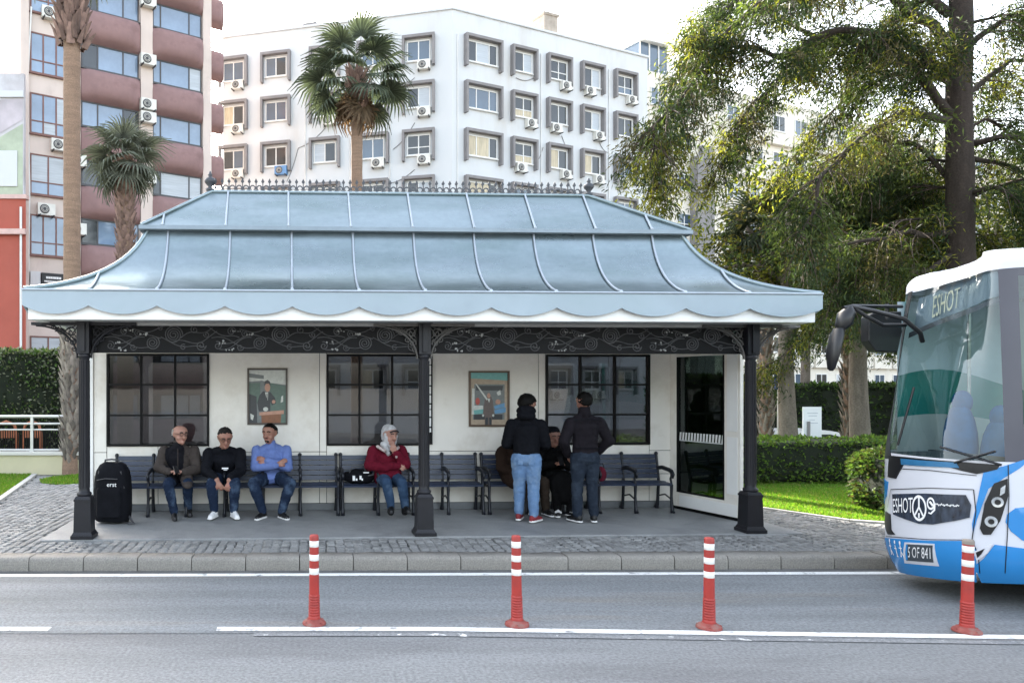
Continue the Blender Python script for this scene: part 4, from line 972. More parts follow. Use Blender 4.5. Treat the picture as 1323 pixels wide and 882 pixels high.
limbs=[ # (px,py,depth)...
 ([(1228,95,15.5),(1160,55,15),(1090,40,14.6),(1010,70,14.4),(940,60,14.2),(885,40,14)],.12,1.0),
 ([(1230,150,15.5),(1160,75,15.2),(1080,50,15.6),(1010,95,15.5),(960,150,15.3),(935,215,15.2)],.12,1.1),
 ([(1226,92,15.6),(1150,72,16),(1050,45,16.6),(960,10,16.8),(900,15,17)],.10,.9),
 ([(1226,155,15.4),(1165,150,14.8),(1110,180,14.4),(1065,225,14.0),(1045,280,13.8),(1035,325,13.8)],.10,1.0),
 ([(1228,60,15.4),(1180,20,14.9),(1120,-30,14.5),(1040,-20,14.2),(960,20,14.0),(900,95,13.9),(855,150,13.9),(838,205,13.9)],.13,1.2),
 ([(1228,20,15.6),(1150,-40,15.8),(1060,-60,16),(980,-20,16),(910,45,16),(872,115,15.8),(860,190,15.8),(850,240,15.8)],.12,1.2),
 ([(1227,300,15.3),(1180,300,15.0),(1130,310,14.8),(1080,320,14.8),(1030,335,14.6)],.08,.9),
 ([(1228,235,15.6),(1190,190,15.9),(1150,200,16.2),(1100,270,16.4),(1080,330,16.5)],.07,.9),
 ([(1228,330,15.5),(1195,350,15.2),(1150,345,15),(1110,370,15),(1075,400,14.9)],.07,.8),
 ([(1256,185,15.5),(1300,180,15.2),(1360,190,15.0),(1420,215,15)],.09,.8),
 ([(1256,205,15.5),(1300,212,15.8),(1350,240,16.2),(1400,280,16.4)],.07,.8),
 ([(1252,60,15.5),(1290,25,15.4),(1340,20,15.2),(1400,50,15)],.09,.8),
 ([(1252,120,15.6),(1300,85,16.4),(1360,80,17),(1420,120,17.4)],.08,.8),
 ([(1250,250,15.4),(1285,245,15.0),(1330,265,14.7),(1370,300,14.6)],.07,.9),
 ([(1240,-30,15.4),(1190,-70,14.6),(1120,-80,13.6),(1050,-40,12.9),(1000,0,12.6)],.10,.9),
 ([(1232,110,15.7),(1180,90,16.6),(1120,110,17.4),(1060,160,17.8),(1010,230,18)],.09,1.0),
]
r=random.Random(77)
for k in range(16):                                   # thinner boughs all round the trunk
    z=3.2+7.6*(k+r.random())/16; a=k*2.39996
    if sin(a)<-.55: a=-a
    ln=r.uniform(2.0,4.6)*(1.15-.05*z); o_=V((0,0,z)); dirv=V((cos(a),sin(a)*.9,0)); q=[tuple(V((TX,TY,.1))+o_)]
    pts3=[V((TX,TY,.1))+o_+dirv*ln*f+V((0,0,.35*ln*f*(1-f)*1.6-.42*ln*f*f)) for f in (0,.3,.65,1)]
    limbs.append(([tuple(p) for p in pts3],.045,1.15))
sp=Spray(); tw=MB(); r=random.Random(21)
ip=0
for pts,r0,dens in limbs:
    L=smooth([loc(*q) if q[0]>99 else V(q)-V((TX,TY,.1)) for q in pts],7); n=len(L); b=MB()
    L=[q+V((noise.noise(q*1.3),noise.noise(q*1.3+V((5,5,5))),noise.noise(q*1.3+V((2,7,1)))))*.16*min(1,i/5) for i,q in enumerate(L)]
    b.tube(L,[max(.012,r0*.8*(1-.88*i/n)) for i in range(n)],7); b.build('branch',BARK,tree)
    tl=sum((L[i+1]-L[i]).length for i in range(n-1)); nb=int(tl*7.8*dens)
    for k in range(nb):
        f=.12+.88*(k+r.random())/nb; i=min(n-2,int(f*(n-1))); p=L[i].lerp(L[i+1],f*(n-1)-i); t=(L[i+1]-L[i]).normalized()
        side=r.choice((-1,1)); az=V((t.y,-t.x,0)); az=(az.normalized() if az.length>.05 else V((1,0,0)))*side*r.uniform(.3,1.1)
        d=(t*r.uniform(.35,1.0)+az+V((0,0,r.uniform(-.45,.35)))).normalized(); ln=r.uniform(.6,1.6)*(1.1-.35*f)
        q=[p]; cur=p; dd=d.copy(); ns=5
        for s_ in range(ns):
            dd=(dd+V((0,0,-.17-.05*s_))+V((r.uniform(-.12,.12),r.uniform(-.12,.12),0))).normalized(); cur=cur+dd*ln/ns; q.append(cur)
        tw.tube(q,[.016,.013,.010,.008,.006,.004],4,caps=False)
        mix=r.random(); sun=noise.noise(p*.55+V((3,3,3)))  # noise picks where yellower leaf colours imitate sunlit foliage
        for s_ in range(1,ns+1):
            for w_ in range(2 if s_>1 else 1):
                c=q[s_]+V((r.gauss(0,.09),r.gauss(0,.09),r.gauss(0,.07)))
                if noise.noise(c*.9)<-.30: continue
                mi=0 if mix<.46-.6*sun else (1 if mix<.74-.5*sun else (2 if mix<.87-.1*sun else 3))
                d2=(q[s_]-q[s_-1]).normalized()
                sp.tuft(c,tuple(d2*.9+V((0,0,-.2))),17,.13,.027,mi,.85,.11)
        # hanging side twigs
        if r.random()<.4:
            c0=q[r.randint(1,ns)]; h_=r.uniform(.25,.8); q2=[c0+V((r.gauss(0,.03)*k2,r.gauss(0,.03)*k2,-h_*k2/4)) for k2 in range(5)]
            tw.tube(q2,[.008,.007,.006,.004,.003],3,caps=False)
            for c in q2[1:]:
                if noise.noise(c*.9)>-.16: sp.tuft(c,(0,0,-.6),12,.11,.022,0 if r.random()<.6 else r.choice((1,3,2)),.8,.05)
tag(tw.build('twigs',TWIG,tree),kind='stuff')
o=use('crown',sp.mesh('crown',[LDK,LMD,LYL,LOL]),tree); o['kind']='stuff'
# --- broad-leaved trees behind
def bush_tree(label,x,y,h,rtr,crown,nclump,mats,wts,seed,leaf=.13,bark=BARKG,limbs_n=7,name='leafy_tree',noholes=.2):
    zb=.1
    if y>21.6: h+=1.1; crown=crown[:2]+(crown[2]+1.1,)+crown[3:]; zb=-1.0
    r=random.Random(seed); t=thing(name,label,'tree',(x,y,zb)); b=MB()
    pts=smooth([(0,0,0),(r.uniform(-.1,.1),0,h*.3),(r.uniform(-.15,.15),r.uniform(-.1,.1),h*.62),(0,0,h*.95)],6); n=len(pts)
    b.tube(pts,[rtr*(1-.6*i/n)+(.06 if i==0 else 0) for i in range(n)],12); b.build('trunk',bark,t)
    s=Spray()
    cx,cy,cz,rx,ry,rz=crown
    for k in range(limbs_n):
        a=k*2.4+r.random(); z=h*r.uniform(.5,.9); e=V((cx+rx*.75*cos(a),cy+ry*.75*sin(a),cz+rz*r.uniform(-.5,.6))); p0=V((0,0,z*.85))
        q=smooth([p0,p0.lerp(e,.5)+V((0,0,.25)),e],5); bb=MB(); bb.tube(q,[rtr*.45*(1-.8*i/len(q))+.01 for i in range(len(q))],6); bb.build('branch',bark,t)
    for k in range(nclump):
        while True:
            q=V((r.uniform(-1,1),r.uniform(-1,1),r.uniform(-1,1)))
            if .25<q.length<1: break
        c=V((cx+q.x*rx,cy+q.y*ry,cz+q.z*rz)); c+=V((noise.noise(c*.5),noise.noise(c*.5+V((4,4,4))),noise.noise(c*.5+V((8,8,1)))))*.5
        if noise.noise(c*.8+V((seed,0,0)))<-noholes: continue
        mi=r.choices(range(len(mats)),wts)[0]
        s.tuft(c,(q.x*.5,q.y*.5,-.25),20,leaf,leaf*.42,mi,.9,.18)
    o=use('crown',s.mesh('crown',mats,.05),t); o['kind']='stuff'; return t
p=at(1021,560,18); bush_tree('leafy tree on a grey trunk behind the hedge beside the white notice board',p.x,p.y,6.5,.215,(.4,.3,5.6,2.2,1.9,1.9),620,[LMD,LYL,LDK,LOL],(3,4,2,2),31,leaf=.15)
p=at(1113,560,18); bush_tree('leafy yellow green tree on a thick trunk behind the bus mirrors',p.x,p.y,7,.235,(.5,.2,5.7,2.3,2.0,1.9),640,[LMD,LYL,LDK,LOL],(3,5,3,2),32,leaf=.15)
p=at(1290,560,21); bush_tree('yellowish bushy tree behind the bus roof',p.x,p.y,7,.2,(0,0,5.6,3.2,2.2,2.2),640,[LMD,LYL,LDK,LOL],(3,4,3,1),33,leaf=.16)
p=at(1180,560,26); bush_tree('dense green tree far behind the bus windscreen',p.x,p.y,7.5,.22,(0,0,5.9,4.0,2.4,3.0),800,[LMD,LYL,LDK],(3,3,5),34,leaf=.19)
p=at(1040,560,27); bush_tree('bluish green tree in front of the cream wing',p.x,p.y,8.0,.2,(-.3,0,6.7,1.9,1.8,2.5),560,[LDK,LMD,LHD],(4,2,4),35,leaf=.18)
p=at(940,560,24); bush_tree('small dark tree standing close behind the shelter roof corner',p.x,p.y,5.0,.12,(0,0,5.0,.42,.5,1.1),90,[LDK,LMD],(3,1),36,leaf=.13,limbs_n=4)
# --- hedges
def hedge(label,x0,x1,y0,y1,z0,z1,n,mats,wts,L,seed,name='hedge',rot=0,round_=0.0):
    r=np.random.default_rng(seed); cx,cy=(x0+x1)/2,(y0+y1)/2; hx,hy,hz=(x1-x0)/2,(y1-y0)/2,(z1-z0)
    t=thing(name,label,'hedge',(cx,cy,z0),rot); b=MB(); k=.07
    def cf(u,v):
        th=pi*v; ph=2*pi*u; 
        def se(c,e): return math.copysign(abs(c)**e,c)
        ex=.25+.5*round_
        q=V((se(cos(ph),ex)*sin(th)**ex,se(sin(ph),ex)*sin(th)**ex,-se(cos(th),ex)))
        nz=noise.noise(V((q.x*hx,q.y*hy,q.z*hz))*2.2+V((seed,0,0)))*.10
        return V((q.x*(hx-k)*(1+nz),q.y*(hy-k)*(1+nz),hz/2+q.z*(hz/2-k*.6)*(1+nz*.5)))
    b.grid(cf,36,16); b.build('dark_core',HCORE,t)  # solid dark core, its colour stands in for shade between the leaves
    ex=.25+.5*round_; u=r.uniform(size=n); v=np.arccos(1-2*r.uniform(.02,.999,n))/pi if round_ else r.uniform(.03,.999,n)
    if not round_:
        # even cover of the box faces
        A=np.array([hx*hz*2,hx*hy*2*2,hy*hz*2]); f=r.choice(3,n,p=A/A.sum()); a=r.uniform(-1,1,n); c=r.uniform(-1,1,n); s_=r.choice([-1,1],n)
        P=np.zeros((n,3)); N_=np.zeros((n,3))
        m0=f==0; P[m0]=np.stack([a*hx,s_*hy,hz/2+c*hz/2],1)[m0]; N_[m0,1]=s_[m0]
        m1=f==1; P[m1]=np.stack([a*hx,c*hy,np.full(n,hz)],1)[m1]; N_[m1,2]=1
        m2=f==2; P[m2]=np.stack([s_*hx,a*hy,hz/2+c*hz/2],1)[m2]; N_[m2,0]=s_[m2]
        bumpy=np.array([noise.noise(V(q)*2.0+V((seed,1,2))) for q in P]); P+=N_*(bumpy[:,None]*.13-.03)
        P-=N_*r.uniform(0,.12,n)[:,None]
    else:
        P=np.array([tuple(cf(a,c)) for a,c in zip(u,v)]); N_=P-np.array([0,0,hz/2]); N_/=np.linalg.norm(N_,axis=1,keepdims=True); P+=N_*r.uniform(-.05,.10,n)[:,None]
    P[:,2]=np.maximum(P[:,2],.01)
    d=N_*.8+r.normal(size=(n,3))*.7
    me=leaves(P,d,L*r.uniform(.6,1.3,n),L*.55,mats,r.choice(len(mats),n,p=np.array(wts)/sum(wts)),'foliage')
    o=use('foliage',me,t); o['kind']='stuff'; return t
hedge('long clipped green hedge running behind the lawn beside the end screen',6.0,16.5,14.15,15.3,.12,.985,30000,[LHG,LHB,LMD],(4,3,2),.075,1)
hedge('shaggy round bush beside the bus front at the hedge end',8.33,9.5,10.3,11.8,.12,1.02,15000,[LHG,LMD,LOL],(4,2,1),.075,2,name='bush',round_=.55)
hedge('tall dark clipped hedge above the metal railing',-16,-5.35,17.3,18.6,.1,2.88,34000,[LHD,LHG,LDK],(4,3,2),.10,3)
hedge('dark shrub mass beyond the white van and notice board',13.5,30,26.5,28.5,-1,2.1,22000,[LDK,LHG],(3,2),.16,4)
hedge('dark bushes behind the slim palm at the shelter end',10.4,13.4,22,23.5,-1,2.3,9000,[LDK,LHG,LMD],(3,2,1),.14,5)
# ================================================================ LOW WALL, RAILING, POTS
YW=mat('cream_low_wall',(.58,.54,.36),rough=.85,var=.06,scale=1.5,col2=(.45,.41,.28),c2scale=1.5,c2lo=.55,c2hi=.8); STC=mat('wall_cap_stone',(.62,.60,.55),rough=.7,var=.06,scale=3)
STEEL=mat('railing_steel',(.62,.62,.60),rough=.35,metal=.5,var=.06)
lw=thing('low_wall','cream low wall with pale stone capping under the metal railing','wall',(-10,16.2,.1))
b=MB(); b.box(-8,4.85,-.12,.12,-.1,.42); b.build('wall_body',YW,lw); b=MB(); b.box(-8,4.9,-.17,.17,.421,.50); b.build('coping',STC,lw,bevel=.01)
rl=thing('railing','pale metal railing with thin dark bars on the cream low wall','railing',(-10,16.2,.60))
b=MB(); b.tube([(-8,0,.76),(4.85,0,.76)],.035,8); b.build('top_rail',STEEL,rl); b=MB(); b.tube([(-8,0,.60),(4.85,0,.60)],.025,8); b.build('mid_rail',STEEL,rl)
b=MB(); b.tube([(-8,0,.47),(4.85,0,.47)],.02,6); b.tube([(-8,0,.03),(4.85,0,.03)],.025,6); b.build('bar_rail',STEEL,rl)
pm=MB(); pm.box(-.03,.03,-.03,.03,.0,.75); pm.box(-.055,.055,-.05,.05,.0,.012); pm=pm.mesh('rail_post',STEEL)
for x in (-7,-5.2,-3.4,-1.6,.2,2.05,3.75,4.8): use('rail_post',pm,rl,(x,0,0))
bm_=MB(); bm_.box(-.009,.009,-.009,.009,.03,.47); bm_=bm_.mesh('bar',BLK)
for i in range(110):
    x=2.1+i*.0245*1.0 if False else -1.0+i*.052
    if x<4.75: use('bar',bm_,rl,(x,.012,0))
TERR=mat('terracotta_chair',(.42,.15,.07),rough=.6,var=.2,scale=6); DKB=mat('dark_board',(.03,.035,.05),rough=.6,var=.3,scale=5)
def chair(x,y,label):
    t=thing('cafe_chair',label,'chair',(x,y,.1),random.uniform(-.4,.4),'rust coloured chairs behind the railing')
    b=MB(); b.tube([(-.22,0,.5),(-.22,0,.85),(-.17,0,1.05),(0,0,1.12),(.17,0,1.05),(.22,0,.85),(.22,0,.5)],.035,6); b.box(-.2,.2,-.02,.02,.75,.95); b.build('backrest',TERR,t)
    b=MB(); b.box(-.24,.24,-.45,.02,.44,.5); b.build('seat',TERR,t,bevel=.01)
    for sx in (-.2,.2):
        for sy in (-.42,0): b=MB(); b.tube([(sx,sy,0),(sx,sy,.45)],.02,6); b.build('leg',TERR,t)
for i,x in enumerate((-8.05,-7.55,-7.05,-6.5)): chair(x,16.75+.1*(i%2),('rust brown chair at the frame edge behind the railing','rust brown chair behind the railing, second from the frame edge','rust brown chair just before the railing post','rust brown chair past the railing post, towards the shaggy palm')[i])
# ================================================================ SIGNS AND VAN AT THE RIGHT
SGW=mat('notice_white',(.72,.75,.76),rough=.5,var=.03); SGB=mat('sign_blue',(.02,.06,.30),rough=.4,var=.08); SGT=mat('notice_print',(.42,.47,.52),rough=.5)
p=at(1049,570,16.5); t=thing('notice_board','white notice board on a post behind the clipped hedge','sign',(p.x,p.y,.1))
b=MB(); w=.205; zc=at(0,545,16.5).z-.1; b.box(-w,w,-.02,.02,zc-.34,zc+.34); bo=b.build('board',SGW,t,bevel=.006)
b=MB()
for z,a,c in ((.2,-.12,.12),(.14,-.09,.10),(.05,-.12,.05),(-.02,-.12,.12)): b.box(a,c,-.0225,-.0195,zc+z-.008,zc+z+.008)
o=b.build('print',SGT,bo); o['kind']='stuff'; b=MB(); b.tube([(-.1,-.05,0),(-.1,-.05,zc+.02)],.028,8); b.build('post',WG,t); b=MB(); b.tube([(-.02,.07,0),(-.02,.07,zc+.02)],.05,8); b.build('post',STEEL,t)
p=at(1008,560,18.2); t=thing('direction_sign','small blue sign with white symbols on a post by the grey trunk','sign',(p.x-.02,p.y,.1))
zt=at(0,478,18.2).z-.1; zb=at(0,503,18.2).z-.1; b=MB(); b.box(-.11,.11,-.02,.02,zb,zt); bo=b.build('board',SGB,t,bevel=.005)
b=MB()
for k in range(3):
    z=zt-.08-k*.15; b.box(-.08,-.01,-.024,-.0195,z-.04,z+.04); b.add([(.01,-.0235,z-.045),(.075,-.0235,z),(.01,-.0235,z+.045)],[(0,1,2)])
o=b.build('symbols',TXW,bo); o['kind']='stuff'; b=MB(); b.tube([(.0,.04,0),(.0,.04,zt)],.03,8); b.build('post',STEEL,t)
p=at(1052,560,25); v=thing('van','white van parked beyond the hedge by the notice board','van',(p.x-.3,25,-1.0))
CARW=mat('van_white',(.78,.79,.80),rough=.3,var=.03,coat=.4); TYR=mat('tyre_rubber',(.02,.02,.021),rough=.85,var=.2); RIM=mat('rim_grey',(.4,.4,.42),rough=.35,metal=.7,var=.1)
prof=[(-2.1,.35),(-2.15,.9),(-2.0,1.50),(-1.8,1.58),(.25,1.58),(.55,1.52),(1.45,1.10),(2.15,1.02),(2.3,.8),(2.3,.35)]
b=MB(); b.prism(prof,lambda a,c,d:(a,d,c),-.85,.85); b.build('body',CARW,v,bevel=.05)
b=MB(); b.prism([(-1.7,1.12),(-1.7,1.46),(.25,1.46),(.52,1.40),(1.15,1.10)],lambda a,c,d:(a,d,c),-.862,-.845); b.box(-.62,-.54,-.868,-.848,1.12,1.46,1); b.build('side_window',[PD,CARW],v)
for x in (-1.35,1.45):
    b=MB(Matrix.Translation((x,-.78,.32))@Matrix.Rotation(pi/2,4,'X')); b.lathe([(.2,-.1),(.32,-.09),(.32,.09),(.2,.1)],n=18); w=b.build('wheel',TYR,v); b=MB(Matrix.Translation((x,-.78,.32))@Matrix.Rotation(pi/2,4,'X')); b.lathe([(.19,.101),(.05,.11),(0,.11)],n=14); b.build('rim',RIM,w)
# ================================================================ BUS
BW=mat('bus_white',(.60,.61,.655),rough=.25,var=.02,scale=2,coat=.2); BBL=mat('bus_blue',(.022,.215,.53),rough=.25,var=.05,scale=2,coat=.2); BGR=mat('bus_grey',(.060,.060,.078),rough=.4,var=.08,scale=2,coat=.1)
BDK=mat('bus_black',(.006,.0065,.008),rough=.35,var=.2,scale=5); BGRL=mat('bus_grille',(.03,.04,.06),rough=.25,var=.6,scale=22,stretch=(1,1,.4),coat=.3); LENS=mat('lamp_lens',(.55,.58,.6),rough=.12,metal=.6,var=.3,scale=18); PLATE=mat('plate_face',(.05,.06,.07),rough=.3,var=.2,scale=9)
BGL=glassmat('windscreen_glass',(.86,.97,.96),clear=.78,refl=.05,edge=.42)
GLB=glassmat('bus_side_glass',(.75,.95,.9),clear=.5,refl=.05,edge=.4)
SEATB=mat('seat_blue',(.003,.10,.27),rough=.7,var=.2,scale=6); TEAL=mat('teal_reflection_pillar',(.02,.26,.23),rough=.4,var=.12,scale=3); INW=mat('inner_panel',(.62,.64,.62),rough=.5,var=.1,scale=2); INP=mat('inner_pale',(.60,.68,.74),rough=.4,var=.15,scale=1.2); DASH=mat('dashboard',(.03,.045,.055),rough=.6,var=.2); LED=mat('display_text',(.62,.55,.42),rough=.5,var=.1); DSP=mat('display_panel',(.20,.235,.29),rough=.25,var=.15,scale=3)
def cat(P,n=10):
    return smooth([(x,y,0) for x,y in P],n)
core=cat([(6.85,7.90),(6.40,7.90),(6.02,7.80),(5.79,7.50),(5.73,7.12),(5.80,6.78),(6.00,6.54),(6.38,6.44),(6.85,6.43)],9)
PL=[V((x,7.90,0)) for x in (14,12,10,8.5,7.5)]+core+[V((x,6.43,0)) for x in (7.5,8.5,10,12,14)]
CS=[0.0]
for a,c in zip(PL,PL[1:]): CS.append(CS[-1]+(c-a).length)
CS=np.array(CS); PA=np.array([(p.x,p.y) for p in PL]); SMAX=CS[-1]
def pc(s): return np.interp(s,CS,PA[:,0]),np.interp(s,CS,PA[:,1])
def pn(s):
    x0,y0=pc(s-.06); x1,y1=pc(s+.06); t=V((x1-x0,y1-y0)); t.normalize(); return V((t.y,-t.x)) if False else V((t.y*-1*-1,-t.x))
ZB,ZW,ZT,ZR=.25,1.34,3.03,3.16
def surf(s,z,off=0.0):
    x,y=pc(s); n=pn(s)
    if n.dot(V((x-7.5,y-7.16)))<0: n=-n
    fw=max(0,-n.x)**1.5
    if z<.5: ins=.06*((.5-z)/.25)**2
    elif z<1.3: ins=0
    else: ins=(.38*fw+.05)*((z-1.3)/1.74)**1.15
    if z>ZT: q=min(1,(z-ZT)/(ZR-ZT)); ins+=.20*(1-sqrt(max(0,1-q*q)))
    o=off-ins; k=1+.055*min(1,max(0,(7.85-y)/1.4)); kb=1-.13*min(1.1,max(0,(7.7-y)/1.25))+.04
    zz=1.3-(1.3-z)*kb if z<1.3 else 1.3+(z-1.3)*k
    return V((x+n.x*o,y+n.y*o,zz+off*.25*(z>2.9)))
def proj(p): return CX+FPX*p.x/p.y,CY-FPX*(p.z-CAMH)/p.y
def bus_uv(px,py):
    best=None; ss=np.linspace(7.2,SMAX-7.2,260); pr=[]
    for s in ss:
        z=1.0
        for _ in range(6):
            p=surf(s,z); z=min(ZR,max(ZB-.1,z+CAMH+(CY-py)/FPX*p.y-p.z))
        pr.append((s,z,proj(surf(s,z))[0]))
    i0=min(range(len(pr)),key=lambda i:pr[i][2]); pr=pr[i0:]
    if px<=pr[0][2]: return pr[0][0],pr[0][1]
    for a,c in zip(pr,pr[1:]):
        if a[2]<=px<=c[2]:
            f=(px-a[2])/max(1e-6,c[2]-a[2]); return a[0]+(c[0]-a[0])*f,a[1]+(c[1]-a[1])*f
    return pr[-1][0]+(px-pr[-1][2])*.01,pr[-1][1]
bus=thing('bus','white and blue city bus pulling in at the kerb beside the shelter','bus',(6.3,7.16,.0))
def bpart(b,name,m,parent=None,bevel=0): 
    o=b.build(name,m,parent or bus,bevel); setw(o,Matrix()); return o
def patch(poly,off,m,name,parent=None,sp=.07,uvp=False,thick=True):
    P=[V(q) for q in (poly if uvp else [bus_uv(*q) for q in poly])]
    D=[]                                               # densify the outline
    for a,c in zip(P,P[1:]+P[:1]):
        k=max(1,int((c-a).length/sp))
        for i in range(k): D.append(a.lerp(c,i/k))
    xs=[p.x for p in D]; ys=[p.y for p in D]; pts=[V((p.x,p.y)) for p in D]; n=len(pts)
    def inside(x,y):
        r_=False
        for i in range(n):
            a,c=pts[i],pts[(i+1)%n]
            if (a.y>y)!=(c.y>y) and x<(c.x-a.x)*(y-a.y)/(c.y-a.y)+a.x: r_=not r_
        return r_
    y=min(ys)+sp*.5; ins=[]
    while y<max(ys):
        x=min(xs)+sp*.5
        while x<max(xs):
            if inside(x,y) and min((V((x,y))-q).length for q in pts)>sp*.35: ins.append(V((x,y)))
            x+=sp
        y+=sp
    res=delaunay_2d_cdt(pts+ins,[],[list(range(n))],1,1e-5)
    b=MB(); b.add([surf(p.x,p.y,off) for p in res[0]],[tuple(f) for f in res[2]],0,True)
    if thick:
        e=[surf(p.x,p.y,off) for p in pts]; f=[surf(p.x,p.y,-.002) for p in pts]
        b.add(e+f,[(i,(i+1)%n,n+(i+1)%n,n+i) for i in range(n)],0)
    return bpart(b,name,m,parent)
def sgrid(s0,s1,z0,z1,m,name,ns=40,nz=8,off=0,parent=None):
    b=MB(); b.grid(lambda u,v:surf(s0+(s1-s0)*u,z0+(z1-z0)*v,off),ns,nz); return bpart(b,name,m,parent)
sw0=bus_uv(1149,500)[0]-.15; sw1=bus_uv(1296,520)[0]
sgrid(0,SMAX,ZB,ZW,BW,'body',440,10)
sgrid(0,SMAX,ZT-.06,ZR,BW,'roof',440,8)
b=MB(); rim=[surf(SMAX*i/60,ZR) for i in range(61)]; b.add(rim,[tuple(range(61))]); b.add([surf(SMAX*i/60,ZB) for i in range(61)],[tuple(range(60,-1,-1))],1); bpart(b,'roof_panel',[BW,BDK])
sgrid(sw0,sw1,ZW,ZT-.06,BGL,'windscreen',60,14)
sgrid(sw1,sw1+.14,ZW,ZT-.06,BGR,'windscreen_pillar',6,10); sgrid(sw1+.14,SMAX,1.62,2.9,GLB,'side_window',20,8); sgrid(sw1+.14,SMAX,ZW,1.62,BGR,'side_panel',20,4); sgrid(sw1+.14,SMAX,2.9,ZT-.06,BGR,'side_header',20,2)
sgrid(0,3.2,ZW,ZT-.06,INW,'rear_side',4,2); sgrid(3.2,sw0-.07,ZW,ZT-.06,BGL,'side_window',26,8); sgrid(sw0-.07,sw0,ZW,ZT-.06,TEAL,'windscreen_pillar',3,10)
# painted panels on the nose, traced on the curved surface
patch([(1143,694),(1200,698),(1256,698),(1262,712),(1262,762),(1200,750),(1143,738)],.006,BBL,'lower_band')
patch([(1285,703),(1323,708),(1380,715),(1380,800),(1268,765),(1258,731),(1270,722)],.007,BBL,'lower_band')
patch([(1271,608),(1296,602),(1321,594),(1334,590),(1318,604),(1297,617),(1277,631),(1270,650),(1262,672),(1257,690),(1256,676),(1262,650),(1267,626)],.006,BBL,'blue_sweep')
patch([(1345,657),(1330,654),(1312,656),(1301,664),(1299,674),(1306,686),(1320,697),(1345,708)],.006,BBL,'blue_spot')
patch([(1143,618),(1148,622),(1146,640),(1143,650)],.006,BBL,'blue_sweep')
patch([(1150,588),(1170,590),(1240,596),(1292,600),(1288,606),(1262,612),(1244,608),(1220,601),(1168,600),(1158,618),(1148,616)],.010,BDK,'cowl')
patch([(1165,592),(1236,597),(1240,604),(1166,600)],.013,mat('cowl_blue',(.03,.15,.30),rough=.3,var=.2),'cowl_panel')
gr=patch([(1154,638),(1196,637),(1248,639),(1255,652),(1253,668),(1236,672),(1206,677),(1188,676),(1155,664)],.010,BGRL,'grille')
patch([(1145,660),(1151,664),(1152,684),(1157,690),(1148,690),(1144,676)],.009,BDK,'air_slot')
hl=patch([(1284,624),(1301,618),(1302,640),(1292,672),(1280,690),(1270,690),(1266,682),(1272,650)],.012,BDK,'headlight')
def disc(px,py,r,off,m,name,parent,sq=1.3):
    s,z=bus_uv(px,py); n=16; return patch([(s+r*cos(2*pi*i/n),z+r*sq*sin(2*pi*i/n)) for i in range(n)],off,m,name,parent,sp=.05,uvp=True)
disc(1288,648,.040,.022,LENS,'lens',hl,1.25); disc(1280,673,.042,.022,LENS,'lens',hl,1.25); disc(1288,648,.020,.027,BDK,'bulb',hl); disc(1280,673,.020,.027,BDK,'bulb',hl)
patch([(1292,630),(1298,626),(1297,636),(1291,640)],.018,LENS,'lens',hl)
fg=patch([(1258,712),(1282,702),(1276,714),(1262,724)],.012,BW,'fog_lamp'); patch([(1261,713),(1272,708),(1268,715),(1263,720)],.016,BDK,'lens',fg)
npf=patch([(1170,700),(1208,702),(1214,731),(1170,727)],.010,BW,'plate_holder'); npl=patch([(1173,702.5),(1206,704),(1207,726),(1173,723.5)],.016,PLATE,'number_plate')
ds=patch([(1178,384),(1216,368),(1262,354),(1304,346),(1303,380),(1262,392),(1216,408),(1171,428)],-.06,DSP,'destination_display',thick=False)
patch([(1170,430),(1216,410),(1262,394),(1303,382),(1303,388),(1262,401),(1216,417),(1169,437)],-.03,BGR,'visor_band',thick=False)
patch([(1144,592),(1150,500),(1161,440),(1174,378),(1179,376),(1167,440),(1157,500),(1152,592)],.004,BDK,'edge_seal')
def bus_text(s,quad_,off,m,parent,name='lettering',size=1.0):
    me=text_me(s,1.0,m,0,'LEFT'); vs=[v.co.copy() for v in me.vertices]
    x0=min(v.x for v in vs);x1=max(v.x for v in vs);y0=min(v.y for v in vs);y1=max(v.y for v in vs)
    tl,tr,br,bl=[V(q) for q in quad_]
    # corners on the surface, then bilinear between them
    c=[V(bus_uv(*q)) for q in (tl,tr,br,bl)]
    for i,v in enumerate(vs):
        a=(v.x-x0)/(x1-x0); e=(y1-v.y)/(y1-y0); p=c[0].lerp(c[1],a).lerp(c[3].lerp(c[2],a),e); me.vertices[i].co=surf(p.x,p.y,off)
    o=use(name,me,parent); setw(o,Matrix()); return o
bus_text('ESHOT',[(1155.5,644),(1181,642),(1181,662),(1156,662)],.0145,TXW,gr)
def ring(px,py,r,w,off,m,parent,sq=1.7):
    s,z=bus_uv(px,py); n=22; b=MB(); vs=[]
    for i in range(n):
        a=2*pi*i/n
        for q in (r,r-w): vs.append(surf(s+q*cos(a),z+q*sq*sin(a),off))
    b.add(vs,[(2*i,2*i+1,(2*i+3)%(2*n),(2*i+2)%(2*n)) for i in range(n)]); return bpart(b,'emblem',m,parent),s,z
e_,s_,z_=ring(1189,656,.075,.015,.0145,TXW,gr)
def stroke(pts,w,off,m,parent,name='emblem'):
    b=MB(); vs=[]
    for i,p in enumerate(pts):
        a=V(pts[max(0,i-1)]); c=V(pts[min(len(pts)-1,i+1)]); t=(c-a).normalized(); n=V((-t.y,t.x))*w/2; p=V(p)
        vs+=[surf(p.x+n.x,p.y+n.y,off),surf(p.x-n.x,p.y-n.y,off)]
    b.add(vs,[(2*i,2*i+1,2*i+3,2*i+2) for i in range(len(pts)-1)]); return bpart(b,name,m,parent)
for q in (((0,.01),(0,.085)),((0,.01),(-.042,-.06)),((0,.01),(.042,-.06)),((0,-.04),(0,-.08))): stroke([(s_+a,z_+c*1.2) for a,c in q],.016,.0146,TXW,gr)
